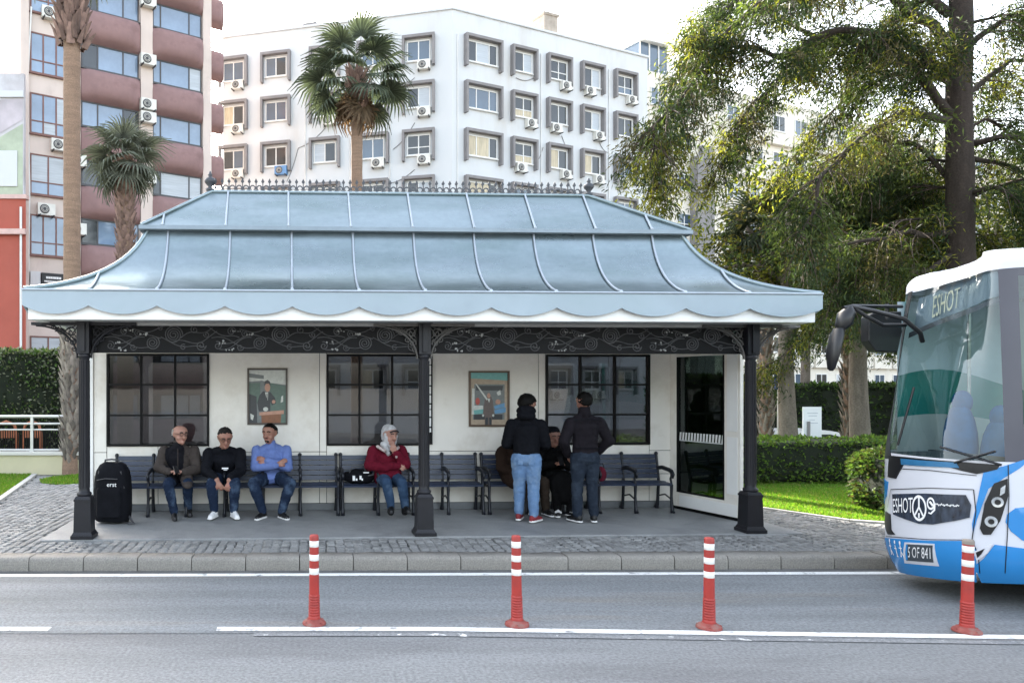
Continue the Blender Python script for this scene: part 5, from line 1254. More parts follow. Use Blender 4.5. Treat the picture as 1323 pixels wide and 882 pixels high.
e2,s2,z2=ring(1204,650,.036,.012,.0145,TXW,gr); stroke([(s2+.034,z2),(s2+.032,z2-.06),(s2+.0,z2-.10),(s2-.02,z2-.09)],.016,.0146,TXW,gr); stroke([(s2-.01,z2+.02),(s2+.02,z2-.02)],.02,.0146,TXW,gr)
c0=V(bus_uv(1210,651)); c1=V(bus_uv(1240,653))
stroke([(c0.x+(c1.x-c0.x)*i/40,c0.y+(c1.y-c0.y)*i/40+.009*sin(i*1.9)+.006*sin(i*.7)) for i in range(41)],.007,.0146,TXW,gr)
bus_text('5 OF 841',[(1176,706),(1204,707),(1204.5,721.5),(1176,719.5)],.0205,TXW,npl)
patch([(1173,703),(1175.5,703.2),(1175.5,723),(1173,722.8)],.0195,BBL,'plate_band',npl,thick=False)
bus_text('ESHOT',[(1199,383),(1235,369),(1233,397),(1197,411)],-.045,LED,ds)
for k,(px,py) in enumerate(((1146,709),(1152.5,709),(1159,711),(1165.5,712))):
    s,z=bus_uv(px,py); b=MB()
    for q in ([(0,.06),(.0,.0),(.035,-.05)],[(-.03,.03),(.03,.03)],[(0,0),(-.03,-.05)]) if k!=2 else ([(0,.05),(0,-.05)],[(-.025,.02),(.025,.02)],[(-.02,-.05),(.02,-.05)]): stroke([(s+a*.7,z+c*1.1) for a,c in q],.011,.0105,TXW,bus,'symbol')
    n=8; patch([(s+.012*cos(2*pi*i/n),z+.085+.02*sin(2*pi*i/n)) for i in range(n)],.0105,TXW,'symbol',sp=.05,uvp=True,thick=False)
# panel gaps
def seam(px_,w=.007,off=.0085):
    q=[]
    for a,c in zip(px_,px_[1:]):
        for i in range(6): q.append(V(bus_uv(a[0]+(c[0]-a[0])*i/6,a[1]+(c[1]-a[1])*i/6)))
    q.append(V(bus_uv(*px_[-1]))); stroke(q,w,off,BDK,bus,'panel_gap')
for q in ([(1146,692.5),(1200,696.5),(1256,697)],[(1256,697),(1264,716),(1266,740)],[(1152,632),(1200,630),(1258,632)],[(1258,632),(1261,660),(1256,697)],[(1152,632),(1148,655)],[(1302,600),(1303,640),(1301,690),(1298,740)],[(1160,605),(1200,607),(1262,614)]): seam(q)
# wipers
for a,c in (((1165,575),(1186,500)),((1292,600),(1218,577)),((1235,597),(1285,582))):
    p=[V(bus_uv(a[0]+(c[0]-a[0])*i/6,a[1]+(c[1]-a[1])*i/6)) for i in range(7)]; b=MB(); b.tube([surf(q.x,q.y,.035) for q in p],.011,5); bpart(b,'wiper',BDK)
# mirrors
b=MB(); mp=lambda px,py,d:at(px,py,d)
b.tube([mp(1192,441,7.25),mp(1189,430,7.2),mp(1168,412,7.2),mp(1130,402,7.2),mp(1100,396,7.2),mp(1090,398,7.2)],.022,7); b.tube([mp(1170,420,7.25),mp(1140,420,7.25),mp(1118,408,7.2),mp(1104,398,7.2)],.02,7); mo=bpart(b,'mirror_arm',BDK)
def shell(pts,rr,nm,par):
    b=MB(); n=10; vs=[]
    for p,(w,dp) in zip(pts,rr):
        for j in range(n): a=2*pi*j/n; vs.append(p+V((cos(a)*w,sin(a)*dp,0)))
    b.add(vs,[(i*n+j,i*n+(j+1)%n,(i+1)*n+(j+1)%n,(i+1)*n+j) for i in range(len(pts)-1) for j in range(n)],0,True); b.add(vs[:n],[tuple(range(n))]); b.add(vs[-n:],[tuple(range(n-1,-1,-1))]); return bpart(b,nm,BDK,par)
shell([mp(1097,396,7.2),mp(1094,404,7.2),mp(1090,420,7.2),mp(1087,426,7.2)],[(.03,.03),(.075,.08),(.07,.08),(.03,.04)],'mirror_head',mo)
shell([mp(1084,424,7.2),mp(1081,434,7.2),mp(1076,458,7.2),mp(1074,476,7.2),mp(1074,479,7.2)],[(.045,.05),(.05,.09),(.040,.09),(.022,.05),(.01,.02)],'mirror_head',mo)
b=MB(); P=[mp(1122,408,7.6),mp(1128,404,7.6),mp(1165,402,7.6),mp(1166,428,7.6),mp(1160,455,7.6),mp(1132,454,7.6),mp(1122,440,7.6)]; k=len(P); vs=P+[p+V((.05,.18,0)) for p in P]; b.add(vs,[tuple(range(k-1,-1,-1)),tuple(range(k,2*k))]+[(i,(i+1)%k,k+(i+1)%k,k+i) for i in range(k)]); bpart(b,'mirror_box',BDK,None,.012)
b=MB(); b.tube([mp(1146,392,7.5),mp(1146,412,7.5)],.02,6); b.tube([mp(1100,395,7.3),mp(1165,396,7.5)],.018,6); bpart(b,'mirror_arm',BDK)
# cabin seen through the glass
b=MB(); b.box(6.2,13.8,6.6,7.75,.86,.9,0); b.box(6.75,13.8,6.6,7.7,2.92,2.96,1); b.box(13.7,13.9,6.55,7.8,.9,2.9,1); bpart(b,'cabin_floor',[DASH,INW])
b=MB(); b.add([surf(sw0+.05+(sw1-sw0-.1)*i/14,1.32,-.03) for i in range(15)]+[surf(sw0+.05+(sw1-sw0-.1)*i/14,1.36,-.42) for i in range(15)],[(i,i+1,16+i,15+i) for i in range(14)]); b.box(6.28,6.32,6.7,7.6,.9,1.36); bpart(b,'dashboard',DASH)
b=MB()
n=24; vs=[]
for i in range(n+1):
    x=6.12+3.6*i/n; wv=.12*sin(i*.42+.4); vs+=[(x,7.80,.9),(x,7.80,1.66+wv*.5),(x,7.80,2.07+wv),(x,7.80,2.9)]
b.add(vs,[(4*i,4*i+4,4*i+5,4*i+1) for i in range(n)],0); b.add(vs,[(4*i+1,4*i+5,4*i+6,4*i+2) for i in range(n)],1); b.add(vs,[(4*i+2,4*i+6,4*i+7,4*i+3) for i in range(n)],2); bpart(b,'reflection_lining',[INW,TEAL,INP])  # wavy teal band imitates a reflection in the windscreen as plain colour
for x,y,h in ((6.42,7.52,1.82),(6.50,7.18,1.68),(7.6,7.5,1.75),(7.6,7.0,1.75)):
    b=MB(); b.ell((x+.12,y,h-.42),(.09,.19,.45),12,10); b.ell((x+.14,y,h+.03),(.07,.11,.12),10,8); b.ell((x-.02,y,.98+.25),(.22,.2,.09),10,6); b.box(x-.04,x+.12,y-.06,y+.06,.9,1.2); bpart(b,'seat',SEATB)
b=MB(); b.tube([(6.7,7.6,.9),(6.7,7.6,2.9)],.018,6); b.tube([(7.1,6.9,.9),(7.1,6.9,2.9)],.018,6); b.tube([(7.5,7.6,.9),(7.5,7.6,2.9)],.018,6); bpart(b,'hand_pole',LENS)
for x in (7.15,12.0):
    for y in (7.62,6.62):
        R=Matrix.Translation((x,y,.46))@Matrix.Rotation(pi/2,4,'X'); b=MB(R); b.lathe([(.26,-.13),(.43,-.125),(.46,-.08),(.46,.08),(.43,.125),(.26,.13)],n=26); w=bpart(b,'wheel',TYR); b=MB(R); b.lathe([(.27,-.10),(.27,.10),(.1,.06),(0,.06)],n=18); bpart(b,'rim',RIM,w)
b=MB(); b.box(6.45,13.5,6.6,7.75,.20,.30); bpart(b,'underframe',BDK)
# ================================================================ PEOPLE
SKIN=mat('skin',(.30,.15,.105),rough=.55,var=.10,scale=14,col2=(.33,.135,.10),c2scale=9); SKIN2=mat('skin_pale',(.38,.20,.15),rough=.55,var=.08,scale=14)
HAIRB=mat('hair_black',(.005,.0045,.004),rough=.6,spec=.1,var=.3,scale=30); HAIRG=mat('hair_grey',(.33,.30,.27),rough=.7,var=.2,scale=30); HAIRD=mat('hair_dark_grey',(.018,.016,.015),rough=.6,spec=.1,var=.3,scale=30)
def cloth(n,c,**k): return mat(n,c,rough=.85,var=k.pop('var',.16),scale=k.pop('scale',7),bump=.35,bscale=k.pop('bs',26),spec=.15,fine=.12,fscale=140,**k)
JK1=cloth('jacket_brown_grey',(.050,.041,.037)); VEST=cloth('vest_dark',(.008,.008,.011)); JEAN=cloth('jeans',(.028,.055,.105),col2=(.10,.155,.23),c2scale=4,c2lo=.52,c2hi=.75); JEAND=cloth('jeans_dark',(.011,.020,.043),col2=(.085,.13,.205),c2scale=4.5,c2lo=.50,c2hi=.74); JEANL=cloth('jeans_light',(.12,.205,.35),col2=(.26,.35,.46),c2scale=4,c2lo=.5,c2hi=.75); JEANS=cloth('jeans_slate',(.016,.023,.036),col2=(.035,.047,.066),c2scale=4)
BSW=cloth('sweater_black',(.0045,.005,.008)); BSH=cloth('shirt_blue',(.125,.18,.40)); RJK=cloth('jacket_red',(.115,.006,.018)); BHD=cloth('hoodie_black',(.004,.0045,.007)); DJK=cloth('jacket_dark_plum',(.011,.009,.012)); BRC=cloth('coat_brown',(.022,.012,.008)); BLC=cloth('coat_black',(.003,.003,.0035)); BRT=cloth('trousers_brown',(.032,.023,.017)); SCF=cloth('scarf_grey',(.46,.46,.47),var=.25,scale=22); SCD=cloth('scarf_dark',(.03,.03,.034)); TRM=cloth('trim_pale',(.5,.42,.40),var=.4,scale=30)
SHB=mat('shoe_black',(.004,.004,.0045),rough=.5,var=.2); SHW=mat('shoe_white',(.72,.72,.72),rough=.5,var=.08,scale=20); SHR=mat('shoe_red',(.20,.015,.02),rough=.7,var=.2); SOLE=mat('sole_white',(.75,.74,.72),rough=.6,var=.05)
DARK=mat('feature_dark',(.03,.018,.014),rough=.5,var=.2); LIP=mat('lip',(.30,.10,.08),rough=.5); PHN=mat('phone_black',(.012,.012,.014),rough=.2,var=.1)
class Body:
    """solids that are fused by a voxel remesh into ONE skin; every face takes the material of the solid it lies on"""
    def __init__(s): s.g=[]
    def cap(s,p0,p1,r0,r1,m,sq=1.0,ax=(1,0,0),pri=0,fl=1.0,paint=False): s.g.append((V(p0),V(p1),r0,r1,m,sq,V(ax),pri,fl,paint)); return s
    def chain(s,pts,rs,m,sq=1.0,ax=(1,0,0),pri=0):
        for (a,c),(q,w) in zip(zip(pts,pts[1:]),zip(rs,rs[1:])): s.cap(a,c,q,w,m,sq,ax,pri)
    def ball(s,c,r,m,sq=1.0,h=0,pri=0): s.cap(V(c)-V((0,0,h)),V(c)+V((0,0,h)),r,r,m,sq,(1,0,0),pri)
    def build(s,name,mats,parent,vox=.0095,folds=.011):
        b=MB()
        for p0,p1,r0,r1,m,sq,ax,pri,fl,paint in s.g:
            if paint: continue
            t=p1-p0; L=t.length; t=t/L if L>1e-6 else V((0,0,1))
            a=ax-t*ax.dot(t); a=a.normalized() if a.length>.1 else (V((0,1,0))-t*t.y).normalized(); c=t.cross(a); n=14; vs=[]; rings=[]
            for k in range(5): th=pi/2*(1-k/4); rings.append((-r0*fl*sin(th),r0*cos(th)+1e-4))
            for k in range(5): th=pi/2*k/4; rings.append((L+r1*fl*sin(th),r1*cos(th)+1e-4))
            for d,r_ in rings:
                for j in range(n): an=2*pi*j/n; vs.append(p0+t*d+a*(r_*cos(an))+c*(r_*sin(an)*sq))
            fs=[(i*n+j,i*n+(j+1)%n,(i+1)*n+(j+1)%n,(i+1)*n+j) for i in range(9) for j in range(n)]; o=len(b.v)
            b.add(vs,fs,0); b.add(vs[:n],[tuple(range(n-1,-1,-1))]); b.add(vs[-n:],[tuple(range(n))])
        me=b.mesh('tmp',mats); o=bpy.data.objects.new('tmp',me); COL.objects.link(o)
        rm=o.modifiers.new('r','REMESH'); rm.mode='VOXEL'; rm.voxel_size=vox; rm.use_smooth_shade=True
        sm=o.modifiers.new('s','SMOOTH'); sm.factor=.5; sm.iterations=3
        dg=bpy.context.evaluated_depsgraph_get(); me2=bpy.data.meshes.new_from_object(o.evaluated_get(dg)); bpy.data.objects.remove(o); bpy.data.meshes.remove(me)
        me2.name=name; me2.materials.clear()
        for q in mats: me2.materials.append(q)
        n=len(me2.vertices); co=np.empty(n*3,np.float32); me2.vertices.foreach_get('co',co); co=co.reshape(-1,3)
        best=np.full(n,1e9); mi=np.zeros(n,int)
        for p0,p1,r0,r1,m,sq,ax,pri,fl,paint in s.g:
            t=np.array(p1-p0); L=np.linalg.norm(t); t=t/L if L>1e-6 else np.array([0,0,1.]); axx=np.array(ax); a=axx-t*axx.dot(t); la=np.linalg.norm(a)
            if la<.1: a=np.array([0,1.,0])-t*t[1]; la=np.linalg.norm(a)
            a/=la; c=np.cross(t,a); d=co-np.array(p0); x=d@t; xc=np.clip(x,0,L); h=xc/L if L>1e-6 else 0
            dist=np.sqrt(((x-xc)/fl)**2+(d@a)**2+((d@c)/sq)**2)-(r0+(r1-r0)*h)-pri*.004
            k=dist<best; best[k]=dist[k]; mi[k]=m
        if folds:
            no=np.empty(n*3,np.float32); me2.vertices.foreach_get('normal',no); no=no.reshape(-1,3)
            for i in range(n):
                if mi[i] in s.clothm:
                    q=co[i]; w=noise.noise((q[0]*11,q[1]*11,q[2]*6))*.7+noise.noise((q[0]*14+5,q[1]*14,q[2]*22))*.45
                    co[i]+=no[i]*(-abs(w)*folds*1.6+folds*.4)
            me2.vertices.foreach_set('co',co.ravel())
        nf=len(me2.polygons); fi=np.array([p.vertices[0] for p in me2.polygons]); me2.polygons.foreach_set('material_index',mi[fi].astype(np.int32)); me2.polygons.foreach_set('use_smooth',np.ones(nf,bool)); me2.update()
        return use(name,me2,parent)
def hand(B,wr,d,nrm,m=0,curl=.5,side=1):
    d=V(d).normalized(); nrm=V(nrm); nrm=(nrm-d*nrm.dot(d)).normalized(); s=d.cross(nrm)*side; wr=V(wr)
    B.cap(wr,wr+d*.075,.026,.034,m,.55,s,1)
    for i,(o,L) in enumerate(((.028,.068),(.010,.078),(-.010,.072),(-.027,.056))):
        k=wr+d*.092+s*o; q=k+(d*(1-curl*.5)+nrm*-curl*.6).normalized()*L*.55; e=q+(d*(1-curl*1.3)+nrm*-curl*1.1).normalized()*L*.5
        B.chain([k-d*.02,k,q,e],[.0105,.0105,.0095,.008],m,pri=1)
    k=wr+d*.03+s*.03; B.chain([k,k+(d*.7+s*.6).normalized()*.04,k+(d*.9+s*.3-nrm*.3).normalized()*.075],[.014,.012,.010],m,pri=1)
def head(B,c,yaw,pitch,roll=0,m=0,fat=1.0):
    """face looks along local -y; yaw turns it about z, pitch nods down"""
    R=Matrix.Rotation(yaw,3,'Z')@Matrix.Rotation(pitch,3,'X')@Matrix.Rotation(roll,3,'Y'); c=V(c); c=c+V((0,-.006,-.028)); HS=1.2; g=lambda x,y,z:c+R@V((x,y,z))*HS; X=R@V((1,0,0))
    B.cap(g(0,.022,.025),g(0,-.018,.032),.105,.099,m,.93,X); B.cap(g(0,-.015,-.02),g(0,-.038,-.068),.086*fat,.060*fat,m,.95,X); B.cap(g(-.03,-.045,-.03),g(.03,-.045,-.03),.044,.044,m)
    B.cap(g(0,-.088,.018),g(0,-.112,-.022),.011,.018,m); B.cap(g(-.012,-.1,-.026),g(.012,-.1,-.026),.010,.010,m); B.cap(g(0,-.083,-.085),g(0,-.078,-.095),.02,.018,m)
    for sx in (-1,1): B.cap(g(sx*.083,.012,.015),g(sx*.079,.008,-.022),.019,.012,m,.5,X)
    return R,g
def face(t,R,g,glasses=False,beard=False,bm=None):
    m=bm or DARK
    for sx in (-1,1):
        b=MB(); b.ell(g(sx*.031,-.081,.018),(.014,.010,.008),8,6,0,R); b.build('eye',DARK,t)
        b=MB(); b.tube([g(sx*.012,-.096,.036),g(sx*.032,-.097,.042),g(sx*.052,-.086,.035)],.008,5,0); b.build('eyebrow',m,t)
    b=MB(); b.ell(g(0,-.094,-.052),(.022,.008,.0055),8,6,0,R); b.build('mouth',LIP,t)
    if beard:
        b=MB(); b.ell(g(0,-.098,-.041),(.028,.006,.005),8,6,0,R); b.build('moustache',m,t); b=MB(); b.ell(g(0,-.075,-.083),(.035,.028,.020),10,8,0,R); b.build('beard',m,t)
    if glasses:
        b=MB()
        for sx in (-1,1):
            b.tube([g(sx*.033+.022*cos(a*pi/6),-.102,.016+.016*sin(a*pi/6)) for a in range(13)],.003,5); b.tube([g(sx*.055,-.1,.02),g(sx*.085,-.03,.02),g(sx*.083,.03,.01)],.003,5); pass
        b.tube([g(-.012,-.105,.02),g(.012,-.105,.02)],.003,5); b.build('glasses',[DARK,PD],t)
def hair(t,R,g,m,slope=.72,lift=.004,k=1.0,bald=False,vol=(.093,.112,.106)):
    b=MB(); r=random.Random(3)
    f=lambda p:(p.z+noise.noise(p*38)*.014>lift-slope*p.y+.03*max(0,.03-abs(p.y+.02))/.03*(p.z<.02)) if not bald else (p.z<.05 and p.z>-.05-.1*p.y and p.y>-.02)
    b.ell(g(0,.012,.022),tuple(v*k*1.175 for v in vol),36,26,0,R,keep=f)
    b.v=[tuple(V(q)+(V(q)-g(0,.01,.02)).normalized()*(noise.noise(V(q)*32)*.010+noise.noise(V(q)*95)*.007)) for q in b.v]
    o=b.build('hair',m,t); s=o.modifiers.new('thick','SOLIDIFY'); s.thickness=.012; s.offset=-1; return o
def shoe(B,a,d,ms,msole,k=1.0):
    a=V(a); d=V(d).normalized(); s=V((-d.y,d.x,0))
    B.cap(a-d*.045+V((0,0,-.045)),a+d*.10+V((0,0,-.058)),.038*k,.034*k,ms,1.15,s,0); B.cap(a+d*.09+V((0,0,-.060)),a+d*.165+V((0,0,-.066)),.040*k,.033*k,ms,.8,s); B.cap(a+V((0,0,.02)),a+V((0,0,-.045)),.043*k,.045*k,ms)
    B.cap(a-d*.05+V((0,0,-.092)),a+d*.17+V((0,0,-.092)),.043*k,.041*k,msole,.36,s,3)
def arm(B,sh_,el,wr,m,r=(.068,.058,.044),up=0): B.chain([sh_,el],[r[0],r[1]],m); B.chain([el,wr],[r[1],r[2]],m)
FLZ=.143
def place(px,v): return S(px,660,v)[0]
def seated(label,px,v,rz=0):
    u=place(px,v); return thing('person',label,'person',W(u,v,FLZ),UA+rz)
HZ=.53
def legs_sit(B,knees,ankles,m,ms,msole,dirs,kr=.076,shoek=1.0,thigh=.094):
    for sx,k,a,d in zip((-1,1),knees,ankles,dirs):
        B.chain([V((sx*.085,0,HZ)),V(k).lerp(V((sx*.085,0,HZ)),.45),V(k)],[thigh*1.08,thigh*.95,kr],m); B.chain([V(k),V(k).lerp(V(a),.35),V(a)],[kr,kr*.94,.057],m); shoe(B,a,d,ms,msole,shoek)
def torso(B,c0,c1,neck,m,w0=.165,w1=.185,sq=.66,shw=.19,shr=.07):
    """pelvis point, chest point, neck base"""
    c0,c1,neck=V(c0),V(c1),V(neck); B.cap(c0,c0.lerp(c1,.5),w0,w0*1.0,m,sq,fl=.3); B.cap(c0.lerp(c1,.5),c1,w0,w1,m,sq,fl=.45)
    for sx in (-1,1): B.chain([neck+V((sx*.03,.012,-.055)),c1+V((sx*shw*.58,.0,.098)),c1+V((sx*shw*.95,0,.040))],[.055,shr*.78,shr*.90],m)
    B.cap(c1,neck,.13,.055,m,.75)
# 1: older man with glasses holding a phone
t=seated('older bald man in glasses and brown grey jacket looking down at a phone',232,1.60)
B=Body(); B.clothm={1,2,5}
torso(B,(0,.0,.56),(0,-.03,.84),(.005,-.05,1.045),1,.185,.20,.68,.2,.078); B.cap((-.05,-.12,.93),(-.045,-.22,.60),.085,.075,5,paint=True,pri=14); B.chain([(.0,-.05,.98),(.0,-.06,1.035)],[.09,.08],1)
arm(B,(-.215,-.03,.925),(-.275,-.12,.70),(-.10,-.30,.66),1,(.085,.080,.058)); arm(B,(.215,-.03,.925),(.275,-.14,.68),(.115,-.30,.655),1,(.085,.080,.058))
hand(B,(-.085,-.31,.655),(.8,-.35,.15),(0,.3,1),0,.5,-1); hand(B,(.10,-.31,.65),(-.7,-.3,.2),(0,.3,1),0,.7,1)
legs_sit(B,[(-.10,-.42,.50),(.16,-.34,.50)],[(-.02,-.40,.115),(.14,-.12,.12)],2,3,3,[(.2,-1,0),(.3,-1,0)])
B.cap((.12,-.20,.58),(.17,-.40,.48),.10,.07,1,.7)                                # jacket flap over the thigh
B.cap((.005,-.05,1.05),(.015,-.07,1.13),.055,.055,0); R,g=head(B,(.02,-.085,1.20),.62,.10)
B.build('body',[SKIN2,JK1,JEAND,SHB,SOLE,VEST],t); face(t,R,g,glasses=True); hair(t,R,g,HAIRG,bald=True)
b=MB(); b.box(-.036,.036,-.005,.005,-.072,.072); o=b.build('phone',PHN,t,bevel=.006,loc=(.012,-.395,.70)); o.rotation_euler=(radians(-50),0,radians(25))
b=MB(); b.tube([(.115,-.215,.88),(.18,-.20,.90)],.008,5); b.tube([(.01,-.235,.60),(.01,-.25,.80),(.005,-.21,.98)],.006,5); b.build('zip',JK1,t)
# 2: man in black leaning forward
t=seated('man in black sweater and white sneakers leaning forward on the bench',291,1.60)
B=Body(); B.clothm={1,2}
torso(B,(0,.02,.56),(0,-.12,.83),(.0,-.20,1.02),1,.19,.205,.72,.205,.085)
arm(B,(-.225,-.13,.90),(-.255,-.24,.66),(-.11,-.42,.60),1,(.088,.078,.055)); arm(B,(.225,-.13,.90),(.245,-.24,.66),(.12,-.42,.60),1,(.088,.078,.055))
B.cap((-.15,-.375,.612),(-.075,-.45,.555),.043,.034,0,pri=1); B.cap((.155,-.375,.612),(.085,-.45,.55),.043,.034,0,pri=1)
hand(B,(-.075,-.455,.55),(.45,-.2,-.7),(0,-1,.3),0,.6,1); hand(B,(.09,-.455,.545),(-.25,-.2,-.9),(0,-1,.3),0,.6,-1)
legs_sit(B,[(-.155,-.44,.50),(.17,-.44,.50)],[(-.125,-.36,.12),(.15,-.36,.12)],2,3,4,[(-.25,-1,0),(.35,-1,0)],.082,1.1,.102)
B.cap((0,-.2,1.02),(.01,-.255,1.10),.06,.056,0); R,g=head(B,(.02,-.29,1.165),.22,.42,0,0,1.1)
B.build('body',[SKIN,BSW,JEAND,SHW,SOLE],t); face(t,R,g,glasses=True); hair(t,R,g,HAIRD,.66,.012)
b=MB(); b.box(-.045,.045,-.004,.004,-.010,.010); b.box(-.02,.03,-.004,.004,-.028,-.02); o=b.build('print',TXW,t,loc=(.02,-.272,.70)); o.rotation_euler=(radians(-14),0,0)
# 3: man in blue with folded arms
t=seated('bearded man in light blue shirt with folded arms and knees wide apart',351,1.60)
B=Body(); B.clothm={1,2}
torso(B,(0,.02,.56),(0,-.02,.85),(-.01,-.035,1.05),1,.175,.195,.66,.2,.078); B.chain([(-.01,-.03,.98),(-.015,-.04,1.035)],[.085,.076],1)
B.cap((0,-.02,.54),(0,-.06,.60),.185,.185,1,.75,fl=.3); arm(B,(-.215,-.02,.935),(-.235,-.16,.70),(.06,-.265,.735),1,(.078,.068,.05)); arm(B,(.215,-.02,.935),(.24,-.16,.70),(-.05,-.235,.80),1,(.078,.068,.05))
hand(B,(.08,-.265,.745),(.8,.1,.45),(-.2,-1,.2),0,.35,1); hand(B,(-.07,-.225,.81),(-.8,.2,.2),(0,-1,.2),0,.5,-1)
legs_sit(B,[(-.25,-.42,.50),(.27,-.42,.50)],[(-.12,-.38,.105),(.15,-.38,.105)],2,3,4,[(-.5,-1,0),(.5,-1,0)],.084,1.05,.102)
B.cap((-.01,-.035,1.05),(-.02,-.05,1.13),.06,.057,0); R,g=head(B,(-.03,-.065,1.205),-.42,.06)
B.build('body',[SKIN,BSH,JEAND,SHB,SOLE],t); face(t,R,g,beard=True,bm=HAIRB); hair(t,R,g,HAIRB,.70,.004,1.02)
# 4: woman in red
t=seated('woman in dark red jacket and grey headscarf with one hand at her chest',500,1.60)
B=Body(); B.clothm={1,2,5,6}
torso(B,(0,.0,.58),(0,-.03,.84),(.01,-.05,1.03),1,.20,.20,.72,.19,.08); B.cap((0,-.05,.54),(0,-.10,.60),.20,.20,1,.8)
arm(B,(-.205,-.03,.92),(-.27,-.13,.72),(-.06,-.29,.70),1,(.085,.085,.06)); arm(B,(.205,-.03,.92),(.245,-.17,.74),(.10,-.235,.90),1,(.085,.08,.06)); arm(B,(-.06,-.28,.71),(.02,-.27,.72),(.12,-.23,.72),1,(.06,.06,.055))
hand(B,(.095,-.245,.915),(-.3,-.25,.75),(0,-1,.1),0,.8,-1); hand(B,(.13,-.24,.72),(.8,.1,-.1),(0,-1,.2),0,.7,1)
legs_sit(B,[(-.07,-.44,.51),(.15,-.44,.51)],[(-.00,-.40,.19),(.20,-.40,.19)],2,3,3,[(-.1,-1,0),(.15,-1,0)],.075,.98,.095)
for x in (-.00,.20): B.cap((x,-.40,.205),(x,-.395,.165),.058,.056,2); B.cap((x,-.40,.16),(x,-.40,.08),.05,.05,3)
B.cap((.01,-.05,1.03),(.02,-.06,1.10),.056,.055,5); R,g=head(B,(.03,-.075,1.175),.50,.12)
B.chain([g(0,.035,-.01),g(0,.035,.05),g(0,-.005,.062)],[.108,.103,.090],5); B.chain([g(-.078,-.02,.02),g(-.072,-.03,-.05),g(-.03,-.03,-.11),g(.02,-.03,-.125),g(.06,-.03,-.07),g(.08,-.02,.0)],[.026,.028,.034,.034,.028,.026],5); B.chain([g(0,.06,-.02),g(0,.07,-.10)],[.09,.08],6)
B.chain([g(-.09,.0,-.1),g(-.05,-.07,-.19),(-.0,-.175,.90)],[.045,.04,.03],5); B.chain([g(.08,-.01,-.1),g(.06,-.06,-.17),(.04,-.185,.92)],[.04,.035,.03],6)
B.build('body',[SKIN2,RJK,JEAN,SHB,SOLE,SCF,SCD],t); face(t,R,g)
b=MB(); b.tube([g(-.068,-.085,.055),g(-.03,-.105,.075),g(.03,-.105,.075),g(.068,-.085,.055)],.012,6); b.build('scarf_edge',SCD,t)
b=MB(); b.tube([(-.16,-.115,.995),(-.12,-.165,.97),(-.05,-.20,.93)],.026,6); b.tube([(.05,-.21,.90),(.10,-.20,.95),(.15,-.14,.98)],.022,6); b.tube([(.09,-.28,.85),(.13,-.25,.87)],.02,6); b.build('jacket_trim',TRM,t)
# 5: brown coat sitter, half hidden
t=seated('person in dark brown coat sitting half hidden behind the man in light jeans',670,1.60)
B=Body(); B.clothm={1,2}
torso(B,(-.08,.0,.58),(-.12,-.05,.82),(-.05,-.09,.98),1,.21,.20,.75,.18,.085); arm(B,(-.26,-.05,.90),(-.30,-.16,.68),(-.14,-.32,.62),1,(.09,.085,.06)); arm(B,(.10,-.05,.88),(.16,-.18,.68),(.02,-.33,.62),1,(.088,.08,.055)); B.cap((-.17,-.1,.55),(-.15,-.30,.50),.13,.12,1)
hand(B,(-.12,-.34,.61),(.7,-.4,0),(0,0,1),0,.6,-1); hand(B,(.0,-.34,.61),(-.7,-.3,0),(0,0,1),0,.6,1)
legs_sit(B,[(.02,-.42,.50),(.24,-.40,.50)],[(.08,-.36,.115),(.285,-.34,.115)],2,3,4,[(0,-1,0),(.2,-1,0)])
B.cap((-.05,-.09,.98),(0,-.13,1.07),.058,.055,0); R,g=head(B,(.05,-.16,1.13),.5,.25)
B.build('body',[SKIN,BRC,BRT,SHB,SHW],t); face(t,R,g); hair(t,R,g,HAIRB,.4,.0,1.06)
# 6: hooded woman in black
t=seated('person in long black hooded coat sitting between the two standing men',711,1.60)
B=Body(); B.clothm={1,2,5}
torso(B,(0,.0,.58),(0,-.04,.83),(0,-.06,1.01),1,.195,.19,.72,.18,.08); arm(B,(-.20,-.04,.90),(-.25,-.15,.70),(-.06,-.30,.74),1,(.085,.08,.055)); arm(B,(.20,-.04,.90),(.25,-.16,.70),(.08,-.30,.74),1,(.085,.08,.055))
hand(B,(-.055,-.31,.745),(.6,-.5,.25),(0,.2,1),0,.6,-1); hand(B,(.075,-.31,.745),(-.6,-.5,.25),(0,.2,1),0,.6,1)
legs_sit(B,[(-.09,-.42,.50),(.16,-.42,.50)],[(-.04,-.40,.115),(.13,-.44,.115)],2,3,4,[(-.35,-1,0),(.45,-1,0)])
B.cap((-.06,-.22,.52),(.14,-.22,.50),.14,.14,1); B.chain([(0,-.42,.50),(.06,-.42,.32)],[.15,.15],1,.8); B.cap((.16,-.40,.48),(.20,-.36,.24),.11,.13,1)
B.cap((0,-.06,1.01),(0,-.08,1.08),.058,.055,0); R,g=head(B,(-.0,-.095,1.145),.12,.15)
B.chain([g(0,.03,-.02),g(0,.035,.04),g(0,-.0,.06)],[.115,.112,.100],5); B.chain([g(-.085,-.02,.02),g(-.08,-.03,-.06),g(0,-.03,-.125),g(.08,-.03,-.06),g(.085,-.02,.02)],[.03,.03,.035,.03,.03],5)
B.build('body',[SKIN,BLC,BLC,SHB,SOLE,BHD],t); face(t,R,g)
b=MB(); b.box(-.036,.036,-.005,.005,-.072,.072); o=b.build('phone',PHN,t,bevel=.006,loc=(.01,-.40,.795)); o.rotation_euler=(radians(-40),0,0)
b=MB(); 
for x,sg in ((-.04,-.35),(.13,.45)):
    for k in range(3): d=V((sg,-1,0)).normalized(); c=V((x,-.42,.085))+d*(.05+.035*k); s=V((-d.y,d.x,0)); b.tube([c-s*.045+V((0,0,-.012)),c+V((0,0,.022-.008*k)),c+s*.045+V((0,0,-.012))],.008,5)
b.build('shoe_stripe',SOLE,t)
